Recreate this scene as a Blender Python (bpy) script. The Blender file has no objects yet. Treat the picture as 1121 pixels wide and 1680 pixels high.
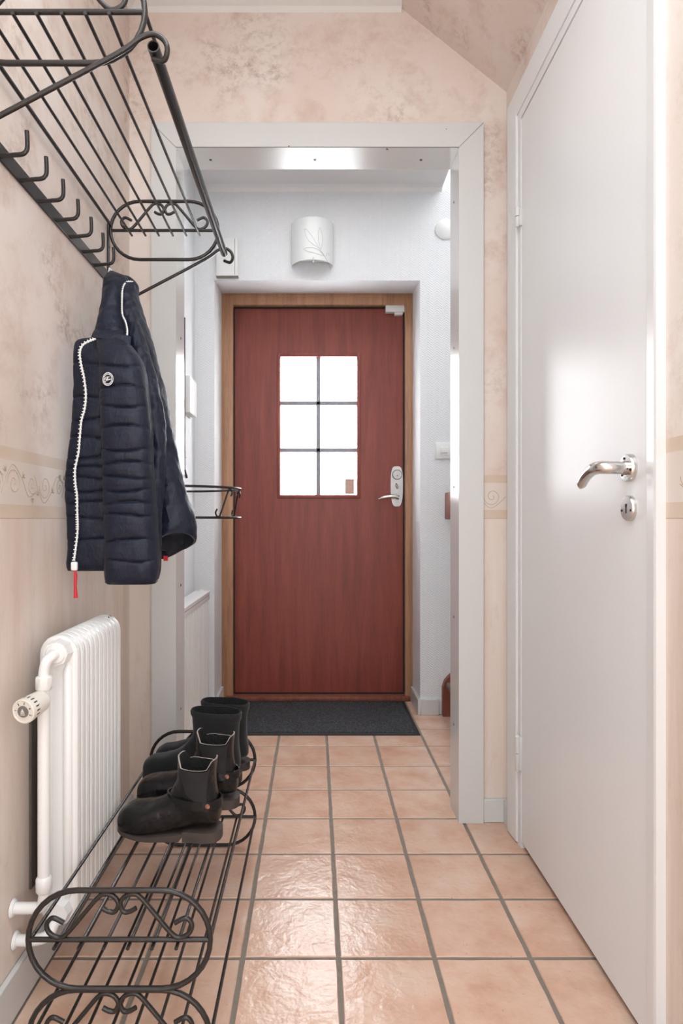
import bpy, bmesh, math, random
from mathutils import Vector, Matrix, noise
random.seed(7)
PI = math.pi
SC = bpy.context.scene
COL = SC.collection

# ------------------------------------------------------------------ camera, world, lights
F = 1015.0
CX, CY, CH = 517.0, 851.0, 0.93          # vanishing point of the hall, eye height
cam_d = bpy.data.cameras.new('camera'); cam = bpy.data.objects.new('camera', cam_d); COL.objects.link(cam)
cam_d.sensor_fit = 'VERTICAL'; cam_d.sensor_height = 36; cam_d.sensor_width = 36
cam_d.lens = F / 1680 * 36
cam_d.shift_x = (560.5 - CX) / 1680; cam_d.shift_y = (CY - 840) / 1680
cam_d.clip_start = 0.02
cam.location = (0, 0, CH); cam.rotation_euler = (PI / 2, 0, 0)
SC.camera = cam
w = bpy.data.worlds.new('world'); SC.world = w; w.use_nodes = True
w.node_tree.nodes['Background'].inputs[0].default_value = (0.93, 0.97, 1.0, 1)
w.node_tree.nodes['Background'].inputs[1].default_value = 16.0
SC.view_settings.view_transform = 'Standard'; SC.view_settings.look = 'None'
SC.view_settings.gamma = 1; SC.view_settings.use_curve_mapping = False
SC.view_settings.exposure = 0.0

def area(name, loc, rot, sx, sy, power, col=(1, 1, 1)):
    d = bpy.data.lights.new(name, 'AREA'); d.shape = 'RECTANGLE'; d.size = sx; d.size_y = sy
    d.energy = power; d.color = col
    o = bpy.data.objects.new(name, d); COL.objects.link(o); o.location = loc; o.rotation_euler = rot
    return o
COOL_FILL = (0.80, 0.92, 1.0)
area('hall_ceiling_fill', (-0.1, 0.2, 2.47), (0, 0, 0), 0.7, 1.6, 23, COOL_FILL)  # unseen fill added under the hall ceiling, not a known lamp
area('entry_ceiling_fill', (0.0, 2.36, 2.47), (0, 0, 0), 0.7, 0.35, 4.0, (0.97, 0.985, 1))  # added fill kept out of view above the opening, no fixture there
area('stairwell_skylight', (1.05, 2.45, 3.25), (0, math.radians(10), 0), 0.8, 0.7, 14, (0.95, 0.98, 1))
area('rear_fill', (0.0, -2.9, 1.3), (PI / 2, 0, 0), 1.0, 2.0, 11, COOL_FILL)  # added fill before the closed back wall, which has no window
area('left_side_fill', (-0.56, -1.35, 1.05), (0, -PI / 2, 0), 2.0, 1.2, 34, COOL_FILL)      # unseen side fills added to brighten the side walls,
area('right_side_fill', (0.575, -1.10, 1.05), (0, PI / 2, 0), 2.0, 1.2, 42, COOL_FILL)      # one on each side behind the camera; no doorways are built

# ------------------------------------------------------------------ material helpers
def srgb(r, g, b):
    f = lambda c: ((c / 255 + 0.055) / 1.055) ** 2.4 if c / 255 > 0.04045 else c / 255 / 12.92
    return (f(r), f(g), f(b), 1)

class NT:
    def __init__(s, name):
        s.m = bpy.data.materials.new(name); s.m.use_nodes = True
        s.t = s.m.node_tree; s.b = s.t.nodes['Principled BSDF']
    def n(s, typ, **kw):
        nd = s.t.nodes.new(typ)
        for k, v in kw.items():
            if k.startswith('i_'):
                key = k[2:]
                nd.inputs[int(key) if key.isdigit() else key.replace('_', ' ')].default_value = v
            else: setattr(nd, k, v)
        return nd
    def l(s, a, b): s.t.links.new(a, b)
    def math(s, op, a, b=None, c=None):
        nd = s.n('ShaderNodeMath', operation=op)
        for i, v in enumerate((a, b, c)):
            if v is None: continue
            if isinstance(v, (int, float)): nd.inputs[i].default_value = v
            else: s.l(v, nd.inputs[i])
        return nd.outputs[0]
    def pos(s):
        g = s.n('ShaderNodeNewGeometry'); return g.outputs['Position']
    def mapped(s, scale, rot=(0, 0, 0), src=None):
        mp = s.n('ShaderNodeMapping'); mp.inputs['Scale'].default_value = scale; mp.inputs['Rotation'].default_value = rot
        s.l(src or s.pos(), mp.inputs[0]); return mp.outputs[0]
    def noise(s, vec, scale, detail=3, rough=0.5, dist=0.0):
        nd = s.n('ShaderNodeTexNoise'); nd.inputs['Scale'].default_value = scale; nd.inputs['Detail'].default_value = detail
        nd.inputs['Roughness'].default_value = rough; nd.inputs['Distortion'].default_value = dist
        s.l(vec, nd.inputs['Vector']); return nd.outputs['Fac']
    def ramp(s, fac, stops):
        r = s.n('ShaderNodeValToRGB'); e = r.color_ramp.elements
        q = [(p, tuple(c) if len(c) == 4 else (*c, 1)) for p, c in stops]
        e[0].position, e[0].color = q[0]; e[1].position, e[1].color = q[-1]
        for p, c in q[1:-1]: e.new(p).color = c
        s.l(fac, r.inputs[0]); return r.outputs[0]
    def mix(s, fac, a, b, mode='MIX'):
        m = s.n('ShaderNodeMix', data_type='RGBA', blend_type=mode)
        if isinstance(fac, (int, float)): m.inputs[0].default_value = fac
        else: s.l(fac, m.inputs[0])
        for i, v in ((6, a), (7, b)):
            if isinstance(v, tuple): m.inputs[i].default_value = v
            else: s.l(v, m.inputs[i])
        return m.outputs[2]
    def bump(s, h, strength=0.3, dist=0.001):
        b = s.n('ShaderNodeBump'); b.inputs['Strength'].default_value = strength; b.inputs['Distance'].default_value = dist
        s.l(h, b.inputs['Height']); s.l(b.outputs[0], s.b.inputs['Normal'])
    def set(s, col=None, rough=None, metal=None, **kw):
        if col is not None:
            if isinstance(col, tuple): s.b.inputs['Base Color'].default_value = col
            else: s.l(col, s.b.inputs['Base Color'])
        if rough is not None:
            if isinstance(rough, (int, float)): s.b.inputs['Roughness'].default_value = rough
            else: s.l(rough, s.b.inputs['Roughness'])
        if metal is not None: s.b.inputs['Metallic'].default_value = metal
        for k, v in kw.items(): s.b.inputs[k.replace('_', ' ')].default_value = v
        return s.m

def plain(name, col, rough=0.5, metal=0.0, var=0.06, vscale=30, bump=0.0, bscale=80, bdist=0.001, **kw):
    t = NT(name); v = t.mapped((1, 1, 1))
    nz = t.noise(v, vscale, 3)
    c = t.mix(nz, tuple(x * (1 - var) for x in col[:3]) + (1,), tuple(min(1, x * (1 + var)) for x in col[:3]) + (1,))
    t.set(c, rough, metal, **kw)
    if bump: t.bump(t.noise(v, bscale, 2), bump, bdist)
    return t.m

M = {}
# white gloss paint of casings and doors, with tiny chips
def paint(name, col, rough=0.28, chips=True, coat=0.0):
    t = NT(name); p = t.pos()
    nz = t.noise(t.mapped((1, 1, 0.25)), 6, 2)
    c = t.mix(nz, col, tuple(x * 0.95 for x in col[:3]) + (1,))
    if chips:
        ch = t.noise(p, 38, 2, 0.4); k = t.math('GREATER_THAN', ch, 0.795)
        c = t.mix(k, c, srgb(90, 70, 60))
    t.set(c, rough, Coat_Weight=coat, Coat_Roughness=0.12)
    t.bump(t.noise(t.mapped((1, 1, 0.12)), 130, 2), 0.12, 0.0006)
    return t.m
M['white_gloss'] = paint('white_gloss_paint', srgb(208, 207, 205), 0.22)
M['white_door'] = paint('white_door_paint', srgb(226, 226, 226), 0.30, chips=False)
M['white_rad'] = paint('radiator_enamel', srgb(232, 231, 229), 0.28)
M['white_plastic'] = plain('white_plastic', srgb(228, 228, 226), 0.4, var=0.02)
M['ceiling'] = plain('ceiling_white', srgb(228, 226, 224), 0.8, var=0.02, bump=0.1)

def wallpaper():
    t = NT('peach_wallpaper'); p = t.pos()
    sep = t.n('ShaderNodeSeparateXYZ'); t.l(p, sep.inputs[0]); z = sep.outputs[2]
    base_hi = t.ramp(t.noise(p, 2.6, 4, 0.55, 0.4), [(0.3, srgb(216, 198, 187)), (0.52, srgb(221, 207, 198)), (0.72, srgb(225, 215, 208))])
    # smudges: clusters of small brown rubs, made by two noises
    big = t.noise(p, 5.5, 2, 0.5)
    fine = t.noise(t.mapped((1, 1, 1.2), (0.4, 0.5, 0.2)), 34, 6, 0.75, 0.15)
    sm = t.math('MULTIPLY', t.ramp(big, [(0.50, (0, 0, 0)), (0.70, (1, 1, 1))]), t.ramp(fine, [(0.46, (0, 0, 0)), (0.70, (1, 1, 1))]))
    hi = t.mix(t.math('MULTIPLY', sm, 0.8), base_hi, srgb(146, 122, 100))
    pk = t.noise(t.mapped((1, 1, 1), (1, 0.3, 0.2)), 8, 6, 0.7, 0.1)
    hi = t.mix(t.ramp(pk, [(0.50, (0, 0, 0)), (0.75, (0.8, 0.8, 0.8))]), hi, srgb(198, 170, 155))
    # lower paper: soft vertical plaster streaks
    st = t.noise(t.mapped((9, 9, 0.7)), 1.6, 4, 0.6, 0.3)
    lo = t.ramp(st, [(0.3, srgb(210, 190, 176)), (0.5, srgb(220, 204, 192)), (0.7, srgb(224, 213, 205))])
    lo = t.mix(t.math('MULTIPLY', t.ramp(t.noise(t.mapped((4, 4, 1.5)), 9, 4, 0.7), [(0.55, (0, 0, 0)), (0.8, (1, 1, 1))]), 0.35), lo, srgb(190, 165, 148))
    # border paper
    band = t.ramp(t.noise(t.mapped((1, 1, 3)), 7, 3), [(0.3, srgb(205, 184, 165)), (0.7, srgb(213, 196, 180))])
    mid = t.ramp(t.noise(p, 8, 3), [(0.3, srgb(216, 202, 192)), (0.7, srgb(222, 211, 203))])
    def gt(v): return t.math('GREATER_THAN', z, v)
    c = t.mix(gt(0.931), lo, band)
    c = t.mix(gt(0.957), c, mid)
    c = t.mix(gt(1.040), c, band)
    c = t.mix(gt(1.064), c, hi)
    ln = t.math('LESS_THAN', t.math('ABSOLUTE', t.math('SUBTRACT', z, 0.9305)), 0.0009)
    c = t.mix(t.math('MULTIPLY', ln, 0.6), c, srgb(150, 120, 100))
    t.set(c, 0.55)
    t.bump(t.noise(p, 55, 4, 0.6), 0.18, 0.001)
    return t.m
M['peach'] = wallpaper()

def herring():
    t = NT('white_herringbone_wallpaper'); p = t.pos()
    sep = t.n('ShaderNodeSeparateXYZ'); t.l(p, sep.inputs[0])
    xy = t.math('ADD', sep.outputs[0], sep.outputs[1])
    tri = t.math('PINGPONG', xy, 0.022)
    ph = t.math('MULTIPLY', t.math('ADD', sep.outputs[2], t.math('MULTIPLY', tri, 0.8)), 2 * PI / 0.0115)
    wv = t.math('SINE', ph)
    h = t.math('ADD', t.math('MULTIPLY', wv, 0.5), t.noise(p, 90, 3))
    t.set(t.mix(t.noise(p, 3, 2), srgb(222, 223, 225), srgb(228, 229, 230)), 0.55)
    t.bump(h, 0.55, 0.0012)
    return t.m
M['herring'] = herring()

def tile():
    t = NT('terracotta_tile'); p = t.pos()
    sep = t.n('ShaderNodeSeparateXYZ'); t.l(p, sep.inputs[0])
    ix = t.math('FLOOR', t.math('DIVIDE', t.math('SUBTRACT', sep.outputs[0], 0.05), 0.2035))
    iy = t.math('FLOOR', t.math('DIVIDE', t.math('SUBTRACT', sep.outputs[1], 1.31), 0.2035))
    cb = t.n('ShaderNodeCombineXYZ'); t.l(ix, cb.inputs[0]); t.l(iy, cb.inputs[1])
    wn = t.n('ShaderNodeTexWhiteNoise', noise_dimensions='3D'); t.l(cb.outputs[0], wn.inputs[0])
    sh = t.n('ShaderNodeVectorMath', operation='MULTIPLY_ADD'); t.l(wn.outputs['Color'], sh.inputs[0]); sh.inputs[1].default_value = (7, 7, 7); t.l(p, sh.inputs[2])
    n1 = t.noise(sh.outputs[0], 8, 5, 0.6, 0.0)
    c = t.ramp(n1, [(0.28, srgb(196, 154, 130)), (0.45, srgb(208, 170, 148)), (0.6, srgb(213, 181, 161)), (0.75, srgb(218, 193, 176))])
    c = t.mix(t.math('MULTIPLY', wn.outputs['Value'], 0.25), c, srgb(198, 162, 142))
    sp = t.noise(p, 150, 2, 0.5)
    c = t.mix(t.ramp(sp, [(0.70, (0, 0, 0)), (0.76, (0.6, 0.6, 0.6))]), c, srgb(120, 85, 68))
    t.set(c, 0.23)
    hh = t.math('ADD', t.noise(sh.outputs[0], 22, 3, 0.5, 0.6), t.math('MULTIPLY', t.noise(p, 90, 3), 0.35))
    t.bump(hh, 0.7, 0.003)
    return t.m
M['tile'] = tile()
M['grout'] = plain('grey_grout', srgb(128, 118, 108), 0.85, var=0.2, vscale=60, bump=0.5, bscale=200)

def wood(name, a, b, c, sc=1.0, rough=0.35, knots=False, axis=(1, 1, 0.07), coat=0.0):
    t = NT(name); p = t.pos()
    v = t.mapped(tuple(x * sc for x in axis))
    n1 = t.noise(v, 26, 4, 0.6, 0.5); n2 = t.noise(v, 150, 3, 0.6)
    f = t.math('ADD', t.math('MULTIPLY', n1, 0.7), t.math('MULTIPLY', n2, 0.3))
    col = t.ramp(f, [(0.32, a), (0.5, b), (0.68, c)])
    if knots:
        k = t.n('ShaderNodeTexVoronoi'); k.inputs['Scale'].default_value = 2.6; t.l(t.mapped((0.9, 0.3, 1.0)), k.inputs['Vector'])
        col = t.mix(t.ramp(k.outputs['Distance'], [(0.02, (1, 1, 1)), (0.05, (0, 0, 0))]), col, srgb(88, 48, 30))
    t.set(col, rough, Coat_Weight=coat, Coat_Roughness=0.25)
    t.bump(n2, 0.08, 0.0006)
    return t.m
M['mahogany'] = wood('red_brown_veneer', srgb(112, 46, 35), srgb(130, 57, 44), srgb(142, 69, 54), 1.0, 0.42)
M['pine'] = wood('pine_frame', srgb(142, 100, 74), srgb(172, 128, 96), srgb(186, 143, 110), 1.2, 0.4, knots=True)
M['brown_stair'] = wood('brown_stair_paint', srgb(108, 56, 42), srgb(128, 70, 54), srgb(140, 82, 66), 1.0, 0.5)
M['old_wood_bare_wall'] = wood('old_wood_bare_wall', srgb(70, 62, 55), srgb(92, 82, 74), srgb(112, 100, 90), 1.0, 0.8)
M['iron'] = plain('hammered_dark_iron', srgb(56, 53, 52), 0.27, 0.55, var=0.25, vscale=300, bump=0.5, bscale=380, bdist=0.0006)
M['dark'] = plain('dark_gap', srgb(30, 26, 24), 0.8, var=0.1)
M['screw'] = plain('screw_steel', srgb(120, 115, 108), 0.4, 0.8)
M['steel'] = plain('brushed_steel', srgb(205, 203, 200), 0.24, 1.0, var=0.03, bump=0.05, bscale=300)
M['mat_rim'] = plain('mat_rubber', srgb(42, 41, 42), 0.7, var=0.1)
def carpet(name, a, b, s=260, ribs=True):
    t = NT(name); p = t.pos()
    n = t.noise(p, s, 4, 0.8); c = t.ramp(n, [(0.44, a), (0.74, b)])
    big = t.noise(p, 5, 2); c = t.mix(t.math('MULTIPLY', big, 0.12), c, b)
    h = n
    if ribs:
        sep = t.n('ShaderNodeSeparateXYZ'); t.l(p, sep.inputs[0])
        r = t.math('SINE', t.math('MULTIPLY', sep.outputs[1], 2 * PI / 0.012))
        h = t.math('ADD', t.math('MULTIPLY', r, 0.8), n)
        c = t.mix(t.math('MULTIPLY', t.math('MULTIPLY_ADD', r, -0.5, 0.5), 0.35), c, a)
    t.set(c, 0.95); t.bump(h, 0.9, 0.003); return t.m
M['mat'] = carpet('charcoal_mat_pile', srgb(20, 21, 24), srgb(120, 122, 127), 170)
M['stair_carpet'] = carpet('grey_brown_carpet', srgb(98, 88, 76), srgb(140, 128, 112), 200, False)

def fabric(name, a, b, rough=0.55, sheen=0.25, bd=0.0015):
    t = NT(name); p = t.pos()
    n = t.noise(t.mapped((1, 1, 1.8)), 22, 4, 0.6, 0.8)
    t.b.inputs['Specular IOR Level'].default_value = 0.3
    t.set(t.mix(n, a, b), rough, Sheen_Weight=sheen, Sheen_Roughness=0.4)
    f = t.noise(t.mapped((1.6, 1.6, 0.7), (0, 0.5, 0)), 55, 3, 0.6, 1.0)
    t.bump(t.math('ADD', n, f), 0.55, bd); return t.m
M['navy'] = fabric('navy_nylon', srgb(16, 21, 36), srgb(22, 28, 46), 0.5, 0.04, 0.0028)
M['navy_lining'] = fabric('navy_lining', srgb(24, 26, 34), srgb(32, 34, 44), 0.7)
M['zip_white'] = plain('white_zip', srgb(235, 235, 232), 0.4, var=0.02)
M['red'] = plain('red_cord', srgb(196, 32, 44), 0.5)
M['leather'] = plain('black_leather', srgb(20, 19, 20), 0.24, var=0.3, vscale=18, bump=0.6, bscale=75, bdist=0.0025, Specular_IOR_Level=0.36)
M['leather_edge'] = plain('raw_leather_edge', srgb(150, 140, 132), 0.6, var=0.1)
M['brown_leather'] = plain('worn_brown_leather', srgb(66, 56, 51), 0.45, var=0.25, vscale=25, bump=0.4, bscale=140, bdist=0.001)
M['elastic'] = plain('black_elastic', srgb(28, 26, 28), 0.8, bump=0.4, bscale=400)
M['suede'] = plain('black_suede', srgb(20, 20, 21), 0.95, var=0.3, vscale=40, bump=0.5, bscale=300, bdist=0.001, Sheen_Weight=0.12)
M['sole'] = plain('grey_brown_sole', srgb(68, 59, 55), 0.6, var=0.2, vscale=60)
M['sole_dark'] = plain('dark_sole', srgb(46, 42, 41), 0.6, var=0.2, vscale=60)
M['fleece'] = plain('black_fleece', srgb(26, 26, 28), 1.0, bump=1.0, bscale=260, bdist=0.004)
M['brass'] = plain('copper_rivet', srgb(190, 140, 120), 0.35, 0.8)
M['cream_plastic'] = plain('cream_plastic', srgb(222, 216, 206), 0.35, var=0.02)
M['grey_plastic'] = plain('grey_plastic', srgb(118, 112, 106), 0.4)
M['ink'] = plain('dark_ink', srgb(62, 58, 55), 0.6)
M['scroll_ink'] = plain('beige_scroll_ink', srgb(170, 152, 134), 0.7, var=0.15)
M['lamp_glass'] = plain('opal_lamp_glass', srgb(226, 227, 226), 0.3, var=0.01)
M['lamp_lines'] = plain('etched_line', srgb(176, 178, 176), 0.5)
M['sticker'] = plain('faded_sticker', srgb(186, 165, 150), 0.6, var=0.2, vscale=120)
M['muntin'] = plain('bloom_tinted_muntin', srgb(150, 150, 158), 0.5, var=0.25, vscale=40)  # pale bluish tint puts the window's bloom into the bar colour
def glass():
    t = NT('window_glass'); n = t.t
    tr = t.n('ShaderNodeBsdfTransparent'); gl = t.n('ShaderNodeBsdfGlossy'); gl.inputs['Roughness'].default_value = 0.03
    mx = t.n('ShaderNodeMixShader'); mx.inputs[0].default_value = 0.06
    t.l(tr.outputs[0], mx.inputs[1]); t.l(gl.outputs[0], mx.inputs[2])
    t.l(mx.outputs[0], n.nodes['Material Output'].inputs[0]); return t.m
M['glass'] = glass()

# ------------------------------------------------------------------ mesh helpers
class MB:
    def __init__(s): s.v = []; s.f = []; s.mi = []; s.sm = []
    def add(s, vs, fs, mi=0, smooth=False):
        o = len(s.v); s.v += [Vector(v) for v in vs]
        for f in fs: s.f.append([i + o for i in f]); s.mi.append(mi); s.sm.append(smooth)
        return s
    def box(s, x0, x1, y0, y1, z0, z1, bev=0.0, mi=0, mat=None, seg=2):
        bm = bmesh.new(); bmesh.ops.create_cube(bm, size=1)
        for v in bm.verts: v.co = Vector(((x0 + x1) / 2 + v.co.x * (x1 - x0), (y0 + y1) / 2 + v.co.y * (y1 - y0), (z0 + z1) / 2 + v.co.z * (z1 - z0)))
        if bev: bmesh.ops.bevel(bm, geom=list(bm.edges), offset=bev, segments=seg, affect='EDGES', profile=0.5)
        if mat: bmesh.ops.transform(bm, matrix=mat, verts=bm.verts)
        bm.verts.index_update()
        s.add([v.co.copy() for v in bm.verts], [[v.index for v in f.verts] for f in bm.faces], mi, bev > 0)
        bm.free(); return s
    def tube(s, pts, r, seg=10, closed=False, mi=0, caps=True):
        pts = [Vector(p) for p in pts]; n = len(pts)
        rr = r if isinstance(r, (list, tuple)) else [r] * n
        tang = []
        for i in range(n):
            a = pts[(i - 1) % n] if closed or i > 0 else pts[i]
            b = pts[(i + 1) % n] if closed or i < n - 1 else pts[i]
            tang.append((b - a).normalized())
        u = tang[0].orthogonal().normalized(); rings = []
        for i in range(n):
            t = tang[i]; u = (u - t * u.dot(t)).normalized(); q = t.cross(u)
            rings.append([pts[i] + (u * math.cos(2 * PI * k / seg) + q * math.sin(2 * PI * k / seg)) * rr[i] for k in range(seg)])
        vs = [v for rg in rings for v in rg]; fs = []
        for i in range(n if closed else n - 1):
            j = (i + 1) % n
            off = 0
            if closed and j == 0:  # align seam
                off = min(range(seg), key=lambda o: (rings[0][o] - rings[-1][0]).length)
            for k in range(seg):
                k2 = (k + 1) % seg
                fs.append([i * seg + k, i * seg + k2, j * seg + (k2 + off) % seg, j * seg + (k + off) % seg])
        if caps and not closed:
            fs.append(list(range(seg))[::-1]); fs.append([(n - 1) * seg + k for k in range(seg)])
        s.add(vs, fs, mi, True); return s
    def cyl(s, a, b, r, seg=24, mi=0, r2=None):
        return s.tube([a, b], [r, r if r2 is None else r2], seg, mi=mi)
    def prism(s, poly, axis, a, b, mi=0, smooth=False):
        # poly: 2D points in the plane normal to axis ('y': (x,z); 'x': (y,z); 'z': (x,y))
        def mk(p, t): return {'y': (p[0], t, p[1]), 'x': (t, p[0], p[1]), 'z': (p[0], p[1], t)}[axis]
        n = len(poly); vs = [mk(p, a) for p in poly] + [mk(p, b) for p in poly]
        fs = [list(range(n)), [n + i for i in range(n)][::-1]] + [[i, i + n, (i + 1) % n + n, (i + 1) % n] for i in range(n)]
        s.add(vs, fs, mi, smooth); return s
    def grid(s, rows, mi=0, closed=False, smooth=True, flip=False):
        m = len(rows[0]); vs = [v for r in rows for v in r]; fs = []
        for i in range(len(rows) - 1):
            for k in range(m if closed else m - 1):
                q = [i * m + k, i * m + (k + 1) % m, (i + 1) * m + (k + 1) % m, (i + 1) * m + k]
                fs.append(q[::-1] if flip else q)
        s.add(vs, fs, mi, smooth); return s
    def text(s, body, size, mat, mi=0, extrude=0.0003):
        c = bpy.data.curves.new('t', 'FONT'); c.body = body; c.size = size; c.extrude = extrude; c.align_x = 'CENTER'; c.align_y = 'CENTER'
        o = bpy.data.objects.new('t', c); COL.objects.link(o)
        dg = bpy.context.evaluated_depsgraph_get(); me = bpy.data.meshes.new_from_object(o.evaluated_get(dg))
        s.add([mat @ v.co for v in me.vertices], [list(p.vertices) for p in me.polygons], mi)
        bpy.data.objects.remove(o); bpy.data.curves.remove(c); bpy.data.meshes.remove(me); return s

def cat(pts, n=6, closed=False):
    """Catmull-Rom through tuples of any length"""
    P = [tuple(p) for p in pts]; m = len(P); out = []
    rng = range(m) if closed else range(m - 1)
    for i in rng:
        p0 = P[(i - 1) % m] if closed or i > 0 else P[0]; p1 = P[i]; p2 = P[(i + 1) % m]
        p3 = P[(i + 2) % m] if closed or i + 2 < m else P[-1]
        for k in range(n):
            t = k / n
            out.append(tuple(0.5 * (2 * b + (c - a) * t + (2 * a - 5 * b + 4 * c - d) * t * t + (3 * b - a - 3 * c + d) * t ** 3) for a, b, c, d in zip(p0, p1, p2, p3)))
    if not closed: out.append(P[-1])
    return out

def wloc(o):
    v = Vector((0, 0, 0))
    while o: v += o.location; o = o.parent
    return v

def obj(name, mb, mats, parent=None, label=None, cat_=None, group=None, kind=None):
    mats = mats if isinstance(mats, (list, tuple)) else [mats]
    xs = [v.x for v in mb.v]; ys = [v.y for v in mb.v]; zs = [v.z for v in mb.v]
    org = Vector(((min(xs) + max(xs)) / 2, (min(ys) + max(ys)) / 2, min(zs)))
    me = bpy.data.meshes.new(name); me.from_pydata([v - org for v in mb.v], [], mb.f)
    for m_ in mats: me.materials.append(M[m_] if isinstance(m_, str) else m_)
    for p, mi, sm in zip(me.polygons, mb.mi, mb.sm): p.material_index = mi; p.use_smooth = sm
    bm = bmesh.new(); bm.from_mesh(me); bmesh.ops.recalc_face_normals(bm, faces=bm.faces); bm.to_mesh(me); bm.free()
    o = bpy.data.objects.new(name, me); COL.objects.link(o)
    if parent: o.parent = parent; o.location = org - wloc(parent)
    else: o.location = org
    if any(mb.sm):
        try: me.set_sharp_from_angle(angle=math.radians(42))
        except Exception: pass
    if label: o['label'] = label
    if cat_: o['category'] = cat_
    if group: o['group'] = group
    if kind: o['kind'] = kind
    return o

def root(name, loc, label=None, cat_=None, group=None, kind=None):
    o = bpy.data.objects.new(name, None); COL.objects.link(o); o.location = loc; o.empty_display_size = 0.05
    if label: o['label'] = label
    if cat_: o['category'] = cat_
    if group: o['group'] = group
    if kind: o['kind'] = kind
    return o

def P(px, py, d): return Vector(((px - CX) / F * d, d, CH - (py - CY) / F * d))
S = 'structure'

# ------------------------------------------------------------------ dimensions of the place
XL, XR = -0.572, 0.590        # hall side walls
YP, YQ = 1.905, 1.995         # partition between hall and entry
OX0, OX1, OZ = -0.4245, 0.4395, 2.064   # opening
YF, YD = 2.94, 3.18           # entry end wall, front door plane
ZC = 2.505
YB = -3.0
# ---- floor: every tile pressed into one floor mesh, grout between
PT = 0.2035; G = 0.0042
mb = MB()
mb.box(-0.60, 1.6, YB, 3.30, -0.06, -0.0022, mi=1)
mb2 = MB()
def chip(): return random.uniform(-0.0007, 0.0007)
for i in range(-4, 9):
    for j in range(-22, 10):
        x0 = 0.05 + i * PT + G; x1 = 0.05 + (i + 1) * PT - G; y0 = 1.31 + j * PT + G; y1 = 1.31 + (j + 1) * PT - G
        x0 = max(x0, -0.598); x1 = min(x1, 1.59); y1 = min(y1, 3.29); y0 = max(y0, YB)
        if x1 - x0 < 0.01 or y1 - y0 < 0.01: continue
        e = 0.0022; n = 6
        out = []; inn = []
        for side in range(4):
            for k in range(n):
                t = k / n
                a, b, c, d = [(x0, y0, x1, y0), (x1, y0, x1, y1), (x1, y1, x0, y1), (x0, y1, x0, y0)][side]
                px, py = a + (c - a) * t, b + (d - b) * t
                px += chip(); py += chip(); out.append((px, py, -0.0030))
                cx_, cy_ = (x0 + x1) / 2, (y0 + y1) / 2
                inn.append((px + (e if px < cx_ else -e), py + (e if py < cy_ else -e), 0.0))
        m_ = len(out)
        mb.add(out + inn, [[k, (k + 1) % m_, m_ + (k + 1) % m_, m_ + k] for k in range(m_)] + [[m_ + k for k in range(m_)]], 0, False)
obj('floor', mb, ['tile', 'grout'], kind=S)

def wall(name, boxes, mats, **k):
    mb = MB()
    for b in boxes: mb.box(*b[:6], mi=(b[6] if len(b) > 6 else 0))
    return obj(name, mb, mats, kind=S, **k)
wall('wall_left', [(XL - 0.1, XL, YB, 1.95, 0, ZC + 0.3, 0), (XL - 0.1, XL, 1.95, 3.3, 0, ZC + 0.3, 1)], ['peach', 'herring'])
# right wall with door hole (y 1.04..1.845)
DY0, DY1, DZ = 1.079, 1.745, 2.058
wall('wall_right', [(XR, XR + 0.12, YB, DY0 - 0.02, 0, 2.6), (XR, XR + 0.12, DY1 + 0.03, YP, 0, 2.6), (XR, XR + 0.12, DY0 - 0.02, DY1 + 0.03, DZ + 0.03, 2.6)], 'peach')
wall('wall_back', [(XL - 0.1, XR + 0.12, YB - 0.1, YB, 0, 2.7)], 'peach')
# partition wall: hall side peach, entry side white
ym = 1.95
mb = MB()
for (y0, y1, mi) in ((YP, ym, 0), (ym, YQ, 1)):
    mb.box(XL, OX0 - 0.015, y0, y1, 0, 2.6, mi=mi); mb.box(OX1 + 0.015, 1.5, y0, y1, 0, 2.6, mi=mi)
    mb.box(OX0 - 0.015, OX1 + 0.015, y0, y1, OZ + 0.015, 2.6, mi=mi)
mb.box(0.6, 1.5, ym, YQ, 2.6, 3.4, mi=1)
obj('wall_middle', mb, ['peach', 'herring'], kind=S)
# end wall with the deep door niche
NX0, NX1, NZ = -0.478, 0.500, 2.062    # niche mouth at YF
mb = MB()
mb.box(XL, NX0, YF, 3.30, 0, 2.7); mb.box(NX1, 1.5, YF, 3.30, 0, 2.7); mb.box(NX0, NX1, YF, 3.30, NZ + 0.0345, 2.7); mb.box(0.60, 1.5, YF, 3.3, 2.7, 3.4)
# splayed lintel and rounded plaster nosings
mb.prism([(YF, NZ), (3.30, NZ + 0.034), (3.30, NZ + 0.0345), (YF, NZ + 0.0345)], 'x', NX0, NX1)
obj('wall_end', mb, 'herring', kind=S)
wall('wall_stair', [(1.5, 1.6, 1.9, 3.3, 0, 3.4)], 'herring')
# ceilings
mb = MB()
SX, SZ = 0.262, 2.235
mb.box(XL, SX, YB, YP, ZC, ZC + 0.08)
obj('ceiling', mb, 'ceiling', kind=S)
mb = MB(); mb.prism([(SX, ZC), (XR + 0.01, SZ), (XR + 0.01, SZ + 0.4), (SX, ZC + 0.08)], 'y', YB, YP)
obj('ceiling_slope', mb, 'peach', kind=S)
mb = MB(); mb.box(XL, 0.605, YQ, YF, ZC, ZC + 0.10); mb.box(0.60, 1.5, YQ, YF, 3.3, 3.4); mb.box(0.585, 0.605, YQ, YF, ZC + 0.10, 3.4)
obj('ceiling_entry', mb, 'ceiling', kind=S)
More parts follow.
